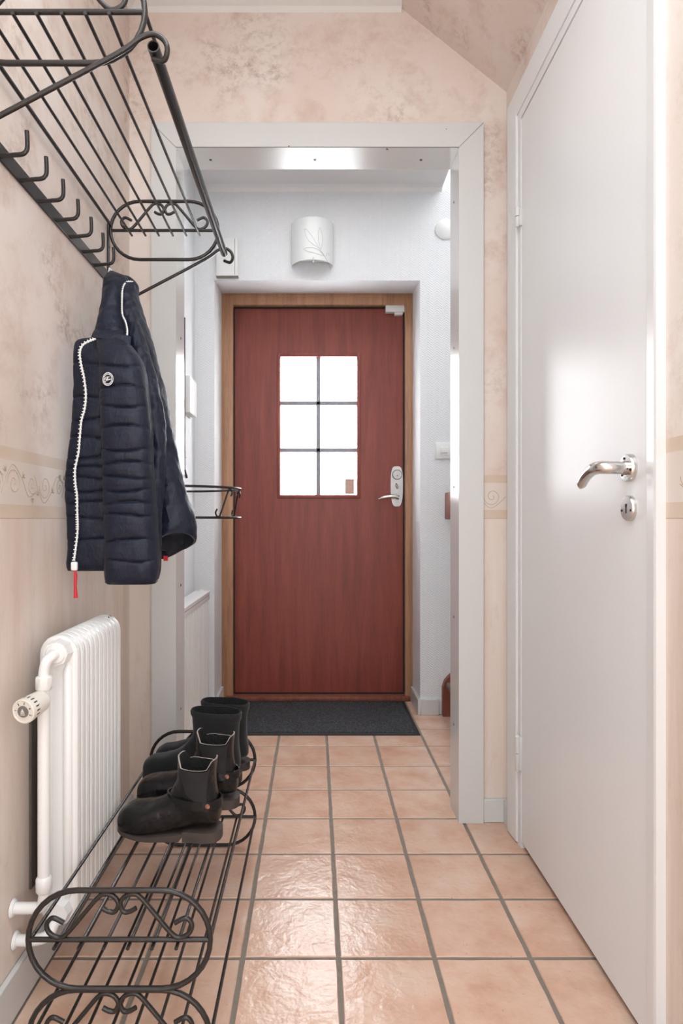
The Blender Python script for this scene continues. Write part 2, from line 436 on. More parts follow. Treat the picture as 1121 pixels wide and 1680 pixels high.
# coves
mb = MB()
mb.prism([(YP, ZC - 0.016), (YP, ZC), (YP - 0.03, ZC), (YP - 0.012, ZC - 0.006)], 'x', XL, SX + 0.004)
mb.prism([(XL, ZC - 0.016), (XL, ZC), (XL + 0.03, ZC), (XL + 0.012, ZC - 0.006)], 'y', YB, YP)
obj('trim_1', mb, 'ceiling', kind=S)
mb = MB(); mb.prism([(YF, ZC - 0.022), (YF, ZC), (YF - 0.03, ZC), (YF - 0.012, ZC - 0.006)], 'x', XL, 0.603)
obj('trim_2', mb, 'ceiling', kind=S)

# baseboards
def board(name, polys):
    mb = MB()
    for (x0, x1, y0, y1, h) in polys: mb.box(x0, x1, y0, y1, 0, h, bev=0.002, seg=1)
    return obj(name, mb, 'white_gloss', kind=S)
board('baseboard_left', [(XL, XL + 0.014, YB, YP, 0.082), (XL, XL + 0.014, 2.02, YF, 0.08)])
board('baseboard_right', [(XR - 0.014, XR, 1.848, YP - 0.012, 0.071), (XR - 0.014, XR, YB, 1.03, 0.071)])
board('baseboard_middle', [(0.516, XR - 0.001, YP - 0.013, YP, 0.071), (XL + 0.014, -0.503, YP - 0.013, YP, 0.071)])
board('baseboard_end', [(NX1 + 0.001, 0.588, YF - 0.013, YF, 0.074), (NX1 - 0.013, NX1 + 0.001, YF - 0.013, YD - 0.02, 0.074),
                        (NX0 - 0.001, NX0 + 0.013, YF - 0.013, YD - 0.02, 0.074), (XL + 0.014, NX0, YF - 0.013, YF, 0.074)])

# opening casing and lining
mb = MB()
cw = 0.0755; yf = YP - 0.016
for (x0, x1) in ((OX0 - cw, OX0), (OX1, OX1 + cw)):
    mb.prism([(x0, 0), (x1, 0), (x1, OZ if x1 == OX0 else OZ + cw), (x0, OZ + cw if x1 == OX0 else OZ)], 'y', yf, YP)
mb.prism([(OX0, OZ), (OX1, OZ), (OX1 + cw, OZ + cw), (OX0 - cw, OZ + cw)], 'y', yf, YP)
mb.box(OX0 - 0.0152, OX0, YP, 1.996, 0, OZ); mb.box(OX1, OX1 + 0.0152, YP, 1.996, 0, OZ)
mb.box(OX0 - 0.0152, OX1 + 0.0152, YP, 1.996, OZ, OZ + 0.0152)
# entry side casing
mb.box(OX0 - 0.06, OX0, 1.996, 2.008, 0, OZ + 0.06); mb.box(OX1, OX1 + 0.06, 1.996, 2.008, 0, OZ + 0.06); mb.box(OX0, OX1, 1.996, 2.008, OZ, OZ + 0.06)
cas = obj('trim_3', mb, 'white_gloss', kind=S)
mb = MB()   # dark shadow gaps of the mitres and the stop line
for sx in (-1, 1):
    bx = OX0 if sx < 0 else OX1
    mb.tube([(bx, yf - 0.0002, OZ), (bx + sx * cw, yf - 0.0002, OZ + cw)], 0.0007, 5)
mb.tube([(OX0, yf, OZ + 0.0005), (OX1, yf, OZ + 0.0005)], 0.0011, 5)
obj('joint_line', mb, 'grey_plastic', cas)
def screw(p, d, r=0.0045):
    m = MB(); p = Vector(p); d = Vector(d)
    m.cyl(p - d * 0.001, p + d * 0.0012, r, 12)
    u = d.orthogonal().normalized() * r * 0.8
    m.tube([p + d * 0.0014 - u, p + d * 0.0014 + u], 0.0007, 4, mi=1)
    return m
for x in (-0.33, 0.0, 0.335): obj('screw', screw((x, 1.955, OZ), (0, 0, -1)), ['screw', 'dark'], cas)
for z in (0.28, 0.62, 1.03, 1.47, 1.93): obj('screw', screw((OX1, 1.955, z), (-1, 0, 0)), ['screw', 'dark'], cas)
for z in (0.33, 0.72, 1.06, 1.50): obj('screw', screw((OX0, 1.955, z), (1, 0, 0)), ['screw', 'dark'], cas)

# border scrolls printed on the paper, laid as thin relief lines on each peach wall
def scroll_unit():
    big = []
    for k in range(34):
        a = k / 33 * 3.4 * PI; r = 0.030 * (1 - k / 36) ** 1.0
        big.append((0.030 - r * math.cos(a) * 0.9, r * math.sin(a) * -1.0))
    return big
def scroll_strip(place, u0, u1, step=0.135):
    m = MB(); u = u0; sgn = 1
    while u < u1 - 0.03:
        s1 = [(u + a, 0.998 + sgn * b * 0.95) for a, b in scroll_unit()]
        s2 = [(u + 0.125 - a * 0.7, 0.998 - sgn * b * 0.7) for a, b in scroll_unit()]
        lk = cat([(u - 0.02, 0.998 + sgn * 0.02), (u + 0.02, 0.998 - sgn * 0.034), (u + 0.06, 0.998 - sgn * 0.012), (u + 0.09, 0.998 + sgn * 0.024), (u + 0.125, 0.998 + sgn * 0.012)], 6)
        for pl in (s1, s2, lk):
            pts = [place(a, b) for a, b in pl if u0 <= a <= u1]
            if len(pts) > 2: m.tube(pts, 0.0007, 5)
        for (a, b, an) in ((u + 0.062, 0.998 - sgn * 0.012, 0.6), (u + 0.0, 0.998 - sgn * 0.02, 2.2), (u + 0.1, 0.998 + sgn * 0.028, -0.7)):
            for q in (-0.6, 0, 0.6):
                if u0 < a < u1 - 0.012:
                    c_ = [(a, b), (a + 0.007 * math.cos(an + q + 0.2), b + 0.007 * math.sin(an + q + 0.2)), (a + 0.014 * math.cos(an + q), b + 0.014 * math.sin(an + q))]
                    m.tube([place(*t) for t in c_], [0.0004, 0.0016, 0.0003], 5)
        u += step; sgn = -sgn
    return m
obj('trim_4', scroll_strip(lambda a, b: (XL, a, b), 0.2, 1.89), 'scroll_ink', kind=S)
obj('trim_5', scroll_strip(lambda a, b: (a, YP, b), 0.516, 0.588, 0.05), 'scroll_ink', kind=S)
obj('trim_6', scroll_strip(lambda a, b: (XR, a, b), 0.2, 1.03), 'scroll_ink', kind=S)

# ------------------------------------------------------------------ front door (door_1)
d1 = root('door_1', (0, YD, 0), kind=S)
FX0, FX1, FZ = -0.487, 0.514, 2.094
LX0, LX1, LZ0, LZ1 = -0.4185, 0.4600, 0.028, 2.022
mb = MB()
yF0, yF1 = YD - 0.012, YD + 0.10
def fr(x0, x1, z0, z1, y0): mb.box(x0, x1, y0, yF1, z0, z1, bev=0.003)
fr(FX0, LX0 - 0.002, 0, FZ, yF0); fr(LX1 + 0.002, FX1, 0, FZ, yF0); fr(LX0 - 0.002, LX1 + 0.002, LZ1 + 0.003, FZ, yF0)
mb.box(FX0 + 0.020, FX0 + 0.026, yF0 - 0.0035, yF0 + 0.01, 0.002, FZ - 0.02, bev=0.001); mb.box(FX1 - 0.026, FX1 - 0.020, yF0 - 0.0035, yF0 + 0.01, 0.002, FZ - 0.02, bev=0.001)
mb.box(FX0 + 0.02, FX1 - 0.02, yF0 - 0.0035, yF0 + 0.01, FZ - 0.026, FZ - 0.020, bev=0.001)
obj('door_frame', mb, 'pine', d1)
mb = MB(); mb.box(FX0 + 0.03, FX1 - 0.03, YD - 0.035, YD + 0.1, 0.0, 0.024, bev=0.004)
obj('threshold', mb, 'brown_stair', d1)
# leaf with window hole
YL = YD + 0.028
W0, W1, WZ0, WZ1 = (459 - CX) / F * YL, (587 - CX) / F * YL, CH - (813 - CY) / F * YL, CH - (584 - CY) / F * YL
mb = MB()
yl0, yl1 = YL, YL + 0.05
mb.box(LX0, W0, yl0, yl1, LZ0, LZ1); mb.box(W1, LX1, yl0, yl1, LZ0, LZ1); mb.box(W0, W1, yl0, yl1, LZ0, WZ0); mb.box(W0, W1, yl0, yl1, WZ1, LZ1)
obj('door_leaf', mb, 'mahogany', d1)
mb = MB()    # dark rebate gaskets
mb.box(LX0 - 0.003, LX0 + 0.003, YL - 0.012, YL - 0.001, LZ0, LZ1); mb.box(LX1 - 0.004, LX1 + 0.003, YL - 0.012, YL - 0.001, LZ0, LZ1)
mb.box(LX0, LX1, YL - 0.012, YL - 0.001, LZ1 - 0.004, LZ1 + 0.003); mb.box(LX0, LX1, YL - 0.010, YL + 0.02, LZ0 - 0.005, LZ0 + 0.002)
obj('seal', mb, 'dark', d1)
wn = MB()
b = 0.014
for (x0, x1, z0, z1) in ((W0 - b, W0 + 0.004, WZ0 - b, WZ1 + b), (W1 - 0.004, W1 + b, WZ0 - b, WZ1 + b), (W0, W1, WZ0 - b, WZ0 + 0.004), (W0, W1, WZ1 - 0.004, WZ1 + b)):
    wn.box(x0, x1, YL - 0.006, YL + 0.01, z0, z1, bev=0.002)
wf = obj('window_frame', wn, 'mahogany', d1)
mb = MB()
mx = (522.5 - CX) / F * YL
mb.box(mx - 0.0115, mx + 0.0115, YL + 0.014, YL + 0.034, WZ0, WZ1, bev=0.003)
for py in (660.5, 738): 
    z = CH - (py - CY) / F * YL; mb.box(W0, W1, YL + 0.014, YL + 0.034, z - 0.011, z + 0.011, bev=0.003)
obj('glazing_bars', mb, 'muntin', wf)
mb = MB(); mb.box(W0, W1, YL + 0.035, YL + 0.039, WZ0, WZ1)
obj('pane', mb, 'glass', wf)
mb = MB(); a = P(567, 810, YL); c_ = P(582, 785, YL)
mb.box(a.x, c_.x, YL + 0.033, YL + 0.0345, a.z, c_.z)
obj('sticker', mb, 'sticker', wf, label='small faded brown sticker')
# lock plate
lk = root('lock', (0, 0, 0)); lk.parent = d1; lk.location = P(651, 798, YL) - Vector((0, YD, 0))
def disc(m, p, d, r, t, seg=28, mi=0): p = Vector(p); d = Vector(d); m.cyl(p, p + d * t, r, seg, mi)
pc = P(651, 798, YL)
mb = MB()
pl = []
for k in range(40):
    a = 2 * PI * k / 40; cx_ = 0.032 * (abs(math.cos(a)) ** 0.5) * (1 if math.cos(a) > 0 else -1); cz_ = 0.104 * (abs(math.sin(a)) ** 0.7) * (1 if math.sin(a) > 0 else -1)
    pl.append((pc.x + cx_ * (1 - 0.12 * max(0, -cz_ / 0.104) ** 2), pc.z + cz_))
mb.prism(pl, 'y', YL - 0.007, YL)
obj('lock_plate', mb, 'steel', lk)
mb = MB(); c1 = P(651.5, 779, YL); disc(mb, (c1.x, YL - 0.007, c1.z), (0, -1, 0), 0.026, 0.004, mi=1); disc(mb, (c1.x, YL - 0.009, c1.z), (0, -1, 0), 0.022, 0.006); disc(mb, (c1.x, YL - 0.0145, c1.z - 0.006), (0, -1, 0), 0.003, 0.001, mi=1)
obj('cylinder', mb, ['steel', 'grey_plastic'], lk)
mb = MB(); c1 = P(651, 797.5, YL); mb.tube([(c1.x - 0.004, YL - 0.007, c1.z + 0.012), (c1.x - 0.002, YL - 0.014, c1.z + 0.004), (c1.x + 0.004, YL - 0.012, c1.z - 0.014)], [0.004, 0.007, 0.004], 12)
obj('thumb_turn', mb, 'steel', lk)
mb = MB(); c1 = P(650.5, 817, YL); disc(mb, (c1.x, YL - 0.007, c1.z), (0, -1, 0), 0.025, 0.004)
disc(mb, (c1.x, YL - 0.010, c1.z), (0, -1, 0), 0.011, 0.045)
mb.tube(cat([(c1.x + 0.006, YL - 0.055, c1.z), (c1.x - 0.02, YL - 0.058, c1.z + 0.006), (c1.x - 0.06, YL - 0.056, c1.z + 0.004), (c1.x - 0.098, YL - 0.052, c1.z - 0.008)], 5), [0.011] * 4 + [0.010] * 4 + [0.009] * 4 + [0.008, 0.006, 0.004, 0.002], 14)
obj('door_handle', mb, 'steel', lk)
mb = MB(); a = P(633, 512, YL - 0.03); c_ = P(664, 501, YL - 0.03)
mb.box(a.x, c_.x, YL - 0.035, YL - 0.001, a.z, c_.z, bev=0.002); a = P(648, 516, YL - 0.03); c_ = P(661, 512, YL - 0.03); mb.box(a.x, c_.x, YL - 0.028, YL - 0.001, a.z, c_.z, bev=0.001)
obj('door_contact', mb, 'white_plastic', d1, label='white plastic contact at the top corner')

# ------------------------------------------------------------------ white side door (door_2)
d2 = root('door_2', (XR, 1.4, 0), kind=S)
FXs = 0.573
mb = MB()
zt = 2.150
# hinge side casing with a raised outer lip, top casing, lock side casing with eased face
def cas_prof(y_out, y_in):    # profile in (x, y) from wall outwards
    s = 1 if y_in > y_out else -1
    return [(XR, y_out), (FXs + 0.0005, y_out), (FXs - 0.0005, y_out + s * 0.006), (FXs + 0.0035, y_in - s * 0.004), (FXs + 0.006, y_in), (XR + 0.02, y_in)]
pr = cas_prof(1.040, DY0); mb.prism(pr, 'z', 0, zt)
pr = cas_prof(1.845, DY1 + 0.028); mb.prism(pr, 'z', 0.004, zt)
mb.prism([(XR, zt), (FXs, zt), (FXs, zt - 0.006), (FXs + 0.004, DZ + 0.03), (XR + 0.02, DZ + 0.03)], 'y', 1.04, 1.845) if False else None
vs = []
for y in (1.04, 1.845): vs += [(XR, y, zt), (FXs, y, zt), (FXs + 0.005, y, DZ + 0.028), (XR + 0.02, y, DZ + 0.028)]
mb.add(vs, [[0, 1, 2, 3], [7, 6, 5, 4], [0, 4, 5, 1], [1, 5, 6, 2], [2, 6, 7, 3], [3, 7, 4, 0]])
mb.box(FXs + 0.008, XR + 0.04, DY1 + 0.0015, DY1 + 0.03, 0.0, DZ + 0.03); mb.box(FXs + 0.008, XR + 0.04, DY0 - 0.001, DY1 + 0.0015, DZ + 0.0025, DZ + 0.03)
mb.box(FXs + 0.010, XR + 0.04, DY0 - 0.02, DY0 - 0.001, 0.0, DZ + 0.03)
obj('door_frame', mb, 'white_door', d2)
mb = MB(); mb.box(0.583, 0.622, DY0 + 0.001, DY1, 0.018, DZ, bev=0.0015, seg=1)
obj('door_leaf', mb, 'white_door', d2)
mb = MB(); mb.box(0.5935, 0.70, DY0 - 0.02, DY1 + 0.02, 0.0, 0.010, bev=0.002); mb.box(0.624, 0.72, DY0 - 0.02, DY1 + 0.02, 0.010, DZ + 0.02, mi=1)
obj('threshold', mb, ['old_wood_bare_wall', 'dark'], d2, label='worn dark wooden threshold strip')
# lever handle
hb = root('lever', (0, 0, 0)); hb.parent = d2; hc = Vector((0.583, 1.142, 1.024)); hb.location = hc - Vector((XR, 1.4, 0))
mb = MB()
def lathe_x(m, c, prof, seg=36, mi=0):     # profile (offset towards -x, radius)
    rows = [[Vector((c.x - o, c.y + r * math.cos(2 * PI * k / seg), c.z + r * math.sin(2 * PI * k / seg))) for k in range(seg)] for o, r in prof]
    m.grid(rows, mi, True); return m
lathe_x(mb, hc, [(0, 0.0255), (0.006, 0.0255), (0.0095, 0.0235), (0.0100, 0.011), (0.010, 0.001)])
for a in (1.3, 3.4, 5.5):
    q = hc + Vector((-0.0102, 0.018 * math.cos(a), 0.018 * math.sin(a))); mb.cyl(q, q + Vector((-0.0006, 0, 0)), 0.0025, 10, 1)
obj('rose', mb, ['steel', 'dark'], hb)
mb = MB()
lathe_x(mb, hc, [(0.010, 0.013), (0.016, 0.013), (0.0165, 0.0105)])
pts = cat([(hc.x - 0.010, hc.y, hc.z), (hc.x - 0.035, hc.y, hc.z), (hc.x - 0.049, hc.y + 0.006, hc.z + 0.001), (hc.x - 0.054, hc.y + 0.022, hc.z + 0.001), (hc.x - 0.054, hc.y + 0.045, hc.z - 0.003), (hc.x - 0.052, hc.y + 0.075, hc.z - 0.014), (hc.x - 0.050, hc.y + 0.100, hc.z - 0.031)], 5)
n = len(pts); rad = [0.0118 - 0.0030 * max(0, (i / n - 0.5)) * 2 for i in range(n)]; rad[-1] = 0.0045; rad[-2] = 0.0068
mb.tube(pts, rad, 18)
obj('grip', mb, 'steel', hb)
kc = Vector((0.583, 1.142, CH + (851 - 834) / F * 1.142))
mb = MB(); lathe_x(mb, kc, [(0, 0.0235), (0.006, 0.0235), (0.0085, 0.0215), (0.0088, 0.001)])
mb.cyl(kc + Vector((-0.0085, 0, 0.005)), kc + Vector((-0.0092, 0, 0.005)), 0.0036, 14, 1); mb.box(kc.x - 0.0092, kc.x - 0.0085, kc.y - 0.0015, kc.y + 0.0015, kc.z - 0.009, kc.z + 0.004, mi=1)
for s in (-1, 1): mb.cyl(kc + Vector((-0.0085, s * 0.016, -0.004)), kc + Vector((-0.0092, s * 0.016, -0.004)), 0.0022, 10, 1)
obj('keyhole_escutcheon', mb, ['steel', 'dark'], d2)
for py0, py1 in ((338, 372), (1206, 1266)):
    z1 = CH - (py0 - CY) / F * 1.742; z0 = CH - (py1 - CY) / F * 1.742
    mb = MB(); zm = (z0 + z1) / 2; xh, yh = FXs - 0.002, 1.744
    mb.tube([(xh, yh, z0), (xh, yh, z0 + 0.003), (xh, yh, zm - 0.001)], [0.004, 0.0062, 0.0062], 14)
    mb.tube([(xh, yh, zm + 0.001), (xh, yh, z1 - 0.003), (xh, yh, z1)], [0.0068, 0.0068, 0.004], 14)
    mb.box(xh, 0.585, yh - 0.004, yh + 0.012, z0 + 0.004, z1 - 0.004, bev=0.001)
    obj('hinge', mb, 'white_gloss', d2)

# ------------------------------------------------------------------ stair seen past the opening
st = root('staircase', (0.9, 2.5, 0), 'brown painted stair with grey-brown carpeted treads rising behind the opening', 'stairs')
mb = MB(); mb.prism([(0.602, 0), (0.602, 0.135), (0.612, 0.165), (0.628, 0.185), (0.66, 0.215), (1.48, 1.0), (1.48, 0.0)], 'y', YF - 0.035, YF - 0.001)
obj('stringer', mb, 'brown_stair', st)
for k in range(3):
    x0 = 0.640 + k * 0.25; z1 = 0.165 * (k + 1)
    mb = MB(); mb.box(x0, x0 + 0.25 if k < 2 else 1.49, 2.02, YF - 0.036, 0.001, z1 - 0.02)
    obj('riser', mb, 'brown_stair', st)
    mb = MB(); mb.box(x0 - 0.028, x0 + 0.23, 2.02, YF - 0.036, z1 - 0.034, z1, bev=0.015, seg=4)
    obj('tread', mb, 'stair_carpet', st, label='grey-brown carpeted tread')
mb = MB(); a = P(737.5, 852, 2.80); c_ = P(743, 807, 2.80)
mb.box(a.x, a.x + 0.028, 2.78, 2.90, a.z, c_.z, bev=0.004); mb.cyl((a.x + 0.01, 2.781, c_.z - 0.02), (a.x + 0.01, 2.779, c_.z - 0.02), 0.004, 10, 1); mb.cyl((a.x + 0.01, 2.781, a.z + 0.015), (a.x + 0.01, 2.779, a.z + 0.015), 0.004, 10, 1)
mb.tube([(a.x + 0.015, 2.84, (a.z + c_.z) / 2), (1.3, 2.84, (a.z + c_.z) / 2 + 0.62)], 0.022, 12)
obj('stair_handrail', mb, ['brown_stair', 'dark'], label='short brown wooden rail end just past the right jamb of the opening', cat_='handrail')

# ------------------------------------------------------------------ door mat
mt = root('door_mat', (0.06, 2.91, 0), 'charcoal ribbed doormat with black rubber edge before the red front door', 'doormat')
x0, x1, y0, y1 = -0.335, 0.452, 2.652, 3.140
mb = MB(); mb.prism([(x0, y0), (x1, y0), (x1, y1), (x0, y1)], 'z', 0.0004, 0.004); 
mb.grid([[(x0, y0, .004), (x1, y0, .004), (x1, y1, .004), (x0, y1, .004)], [(x0 + .02, y0 + .02, .006), (x1 - .02, y0 + .02, .006), (x1 - .02, y1 - .02, .006), (x0 + .02, y1 - .02, .006)]], closed=True, smooth=False)
obj('rubber_edge', mb, 'mat_rim', mt)
mb = MB(); mb.box(x0 + .018, x1 - .018, y0 + .02, y1 - .02, 0.004, 0.0085, bev=0.002)
obj('pile', mb, 'mat', mt)

# ------------------------------------------------------------------ things on the entry end wall
def on_end(px, py): return P(px, py, YF)
lp = root('wall_lamp', on_end(513, 445), 'white curved glass wall lamp with etched leaf twig above the red door', 'lamp')
a = P(478.5, 438, YF - 0.01); c_ = P(547, 366, YF - 0.01); xm = (a.x + c_.x) / 2; hw = (c_.x - a.x) / 2; dp = 0.075
def shade_pt(u, z, off=0): # u -1..1
    an = u * 1.25; x = xm + hw * math.sin(an) / math.sin(1.25); y = YF - 0.012 - (dp + off) * (math.cos(an) - math.cos(1.25)) / (1 - math.cos(1.25)) - off * 0.2
    return Vector((x, y, z))
zb, zt_ = a.z + 0.004, c_.z - 0.006
mb = MB(); rows = [[shade_pt(-1 + 2 * k / 28, z) for k in range(29)] for z in [zb + (zt_ - zb) * j / 6 for j in range(7)]]
mb.grid(rows); rows2 = [[v + Vector((0, 0.004, 0)) for v in r] for r in rows]; mb.grid(rows2, flip=True)
for r1, r2 in ((rows[0], rows2[0]), (rows[-1], rows2[-1])): mb.grid([r1, r2])
obj('lamp_shade', mb, 'lamp_glass', lp)
mb = MB(); mb.box(xm - hw + 0.012, xm + hw - 0.012, YF - 0.014, YF - 0.001, zb + 0.02, zt_ - 0.02, bev=0.004)
obj('back_plate', mb, 'white_plastic', lp)
mb = MB()
def L(qx, qy): # zoom pixel of lamp crop (1121 px for 110) -> shade
    px = 460 + qx / 10.19; py = 340 + qy / 10.19
    u = (px - 512.8) / 35.0; z = CH - (py - CY) / F * (YF - 0.06); return shade_pt(max(-.95, min(.95, math.asin(max(-.99, min(.99, u * math.sin(1.25)))) / 1.25)), z, 0.0006)
for ln in ([(845, 1010), (810, 930), (740, 830), (670, 745), (600, 640), (540, 540), (450, 415)], [(400, 395), (430, 500), (480, 600), (560, 670), (620, 700), (670, 740)], [(400, 395), (450, 415)],
           [(390, 725), (470, 715), (560, 722), (650, 755), (740, 830)], [(390, 725), (460, 775), (560, 805), (650, 825), (740, 830)], [(660, 375), (635, 470), (640, 580), (655, 660), (680, 735)], [(660, 375), (700, 470), (712, 570), (700, 670), (680, 735)],
           [(770, 825), (785, 770), (815, 765), (820, 800)]):
    mb.tube([L(*q) for q in (cat(ln, 4) if len(ln) > 2 else ln)], 0.0007, 5)
obj('leaf_etching', mb, 'lamp_lines', lp)
mb = MB(); q0 = L(552, 880); q1 = L(552, 970); mb.tube([q0, q1], 0.0026, 12)
obj('clip', mb, 'steel', lp)

mb = MB(); a = P(355, 452, YF - 0.03); c_ = P(390, 390, YF - 0.03)
mb.box(a.x, c_.x, YF - 0.030, YF - 0.001, a.z, c_.z, bev=0.004); mb.box(c_.x - 0.014, c_.x - 0.012, YF - 0.0308, YF - 0.02, a.z + 0.004, c_.z - 0.004, mi=1); mb.box(a.x - 0.002, c_.x + 0.002, YF - 0.026, YF - 0.001, a.z - 0.003, a.z + 0.001, mi=1)
obj('door_chime', mb, ['white_plastic', 'grey_plastic'], label='white rectangular box on end wall above the left corner of the red door', cat_='door chime')
mb = MB(); c1 = on_end(731, 376.5); 
for r, y in ((0.049, 0.004),): mb.cyl((c1.x, YF - 0.001, c1.z), (c1.x, YF - 0.004, c1.z), 0.049, 36); mb.cyl((c1.x, YF - 0.004, c1.z), (c1.x, YF - 0.009, c1.z), 0.049, 36, r2=0.04)
obj('round_wall_cover', mb, 'white_plastic', label='round white wall cover partly hidden behind the right jamb', cat_='wall cover')
sw = root('light_switch', on_end(732, 753), 'square white rocker light switch on end wall right of the red door', 'switch')
a = on_end(714.5, 753); mb = MB(); mb.box(a.x, a.x + 0.080, YF - 0.009, YF - 0.001, a.z, a.z + 0.078, bev=0.003); obj('switch_plate', mb, 'white_plastic', sw)
mb = MB(); mb.box(a.x + 0.020, a.x + 0.060, YF - 0.013, YF - 0.008, a.z + 0.018, a.z + 0.056, bev=0.002); mb.box(a.x + 0.024, a.x + 0.056, YF - 0.0135, YF - 0.012, a.z + 0.0265, a.z + 0.0285, mi=1); obj('rocker', mb, ['white_plastic', 'grey_plastic'], sw)

# things on the entry's left wall
def lw(px, py, x=XL):   # point on a plane x
    d = x * F / (px - CX); return Vector((x, d, CH - (py - CY) / F * d))
mb = MB(); mb.tube([(-0.4262, 2.024, 1.588), (-0.4262, 2.024, 1.10)], 0.0017, 8)
mb.tube(cat([(-0.4262, 2.024, 1.10), (-0.425, 2.022, 1.088), (-0.421, 2.02, 1.072), (-0.419, 2.02, 1.062)], 4), [0.0017] * 4 + [0.003] * 4 + [0.004] * 4 + [0.002], 10)
obj('hanging_rod', mb, 'dark', label='thin dark rod hanging behind the left jamb of the opening', cat_='rod')
tb = root('thermostat_box', (XL, 2.6, 1.45), 'white plastic wall unit on left entry wall above the plain switch', 'control unit')
q = lw(309, 688); r_ = lw(324, 632, XL + 0.05)
mb = MB(); mb.box(XL + 0.028, XL + 0.040, 2.50, 2.66, 1.36, 1.52, bev=0.004); obj('back_plate', mb, 'white_plastic', tb)
mb = MB(); mb.box(XL + 0.042, XL + 0.068, 2.50, 2.64, 1.36, 1.51, bev=0.006); mb.box(XL + 0.0395, XL + 0.0425, 2.505, 2.635, 1.365, 1.505, mi=1); obj('housing', mb, ['white_plastic', 'grey_plastic'], tb)
mb = MB(); mb.box(XL + 0.028, XL + 0.036, 2.51, 2.60, 1.185, 1.285, bev=0.003); mb.box(XL + 0.0365, XL + 0.039, 2.53, 2.58, 1.205, 1.265, mi=0, bev=0.001)
obj('wall_switch', mb, 'white_plastic', label='flat white switch on the left entry wall below the plastic wall unit', cat_='switch')

# panel radiator in the entry
rd = root('panel_radiator', (-0.52, 2.45, 0), 'white ribbed panel radiator with top grille on left entry wall', 'radiator')
mb = MB(); y0, y1, zt_ = 2.06, 2.80, 0.600; xf = -0.478
mb.box(XL + 0.03, XL + 0.04, y0, y1, 0.11, zt_ - 0.02)
rows = []
for z in (0.115, zt_ - 0.035):
    row = []; n = 22
    for k in range(n):
        yy = y0 + 0.01 + (y1 - y0 - 0.02) * k / n; p_ = (y1 - y0 - 0.02) / n
        row += [Vector((xf, yy, z)), Vector((xf, yy + p_ * 0.62, z)), Vector((xf - 0.006, yy + p_ * 0.72, z)), Vector((xf - 0.006, yy + p_ * 0.9, z))]
    rows.append(row)
mb.grid(rows, smooth=False); mb.box(xf - 0.02, xf - 0.0065, y0 + 0.005, y1 - 0.005, 0.11, zt_ - 0.03)
mb.box(xf - 0.012, xf + 0.001, y0, y1, zt_ - 0.036, zt_ - 0.002, bev=0.002); mb.box(xf - 0.012, xf + 0.001, y0, y1, 0.105, 0.125, bev=0.002)
obj('front_panel', mb, 'white_rad', rd)
mb = MB(); mb.box(XL + 0.028, xf + 0.003, y0 - 0.002, y1 + 0.002, zt_ - 0.004, zt_ + 0.004, bev=0.002)
for k in range(60): mb.box(xf + 0.0005, xf + 0.0022, y0 + 0.01 + k * 0.012, y0 + 0.014 + k * 0.012, zt_ - 0.014, zt_ - 0.011, mi=1)
obj('top_grille', mb, ['white_rad', 'grey_plastic'], rd)
mb = MB(); mb.box(XL + 0.041, xf - 0.02, y0 - 0.001, y0 + 0.006, 0.11, zt_ - 0.004); obj('side_cover', mb, 'white_rad', rd); mb = MB(); mb.box(XL + 0.041, xf - 0.02, y1 - 0.006, y1 + 0.001, 0.11, zt_ - 0.004)
mb.cyl((XL + 0.05, y1 + 0.03, zt_ - 0.01), (XL + 0.05, y1 - 0.005, zt_ - 0.01), 0.018, 16); obj('side_cover', mb, 'white_rad', rd)
for y in (y0 + 0.1, y1 - 0.1): mb = MB(); mb.cyl((XL, y, 0.35), (XL + 0.035, y, 0.35), 0.012, 10); obj('wall_bracket', mb, 'white_rad', rd)

# demilune iron shelf in the entry
sh = root('iron_wall_shelf', (XL, 2.32, 0.93), 'small wrought iron half-round wall shelf with glass, beyond the jacket', 'shelf')
def arc(z, dpth, hl, yc=2.34, sag=0.0):
    return [(XL + 0.004 + dpth * math.cos(a), yc + hl * math.sin(a), z) for a in [(-PI / 2) + PI * k / 28 for k in range(29)]]
ztop, zbot = 1.043, 0.934
mb = MB(); mb.tube(arc(ztop, 0.285, 0.23), 0.0045, 8); obj('top_hoop', mb, 'iron', sh)
mb = MB(); mb.tube(arc(zbot, 0.285, 0.23), 0.0045, 8); obj('bottom_hoop', mb, 'iron', sh)
mb = MB(); pa = arc(1.020, 0.272, 0.22); mb.prism([(p[0], p[1]) for p in pa], 'z', 1.0205, 1.0215); obj('glass_plate', mb, 'glass', sh)
for a, sg in ((-0.52, 1), (0.42, -1)):
    bx = XL + 0.004 + 0.285 * math.cos(a); by = 2.34 + 0.23 * math.sin(a)
    t = Vector((-math.sin(a) * 0.285, math.cos(a) * 0.23, 0)).normalized() * sg
    prof = [(-0.050, 0.030), (-0.058, 0.018), (-0.052, 0.006), (-0.040, 0.004), (-0.030, 0.014), (0.010, 0.090), (0.020, 0.102), (0.032, 0.100), (0.036, 0.088), (0.028, 0.078)]
    mb = MB(); mb.tube([Vector((bx, by, zbot)) + t * u * 0.9 + Vector((0, 0, z)) for u, z in cat(prof, 4)], 0.0032, 7); obj('scroll', mb, 'iron', sh)
for y in (2.12, 2.56):
    mb = MB(); mb.box(XL + 0.0005, XL + 0.005, y - 0.006, y + 0.006, zbot - 0.01, ztop + 0.01); obj('wall_strap', mb, 'iron', sh)

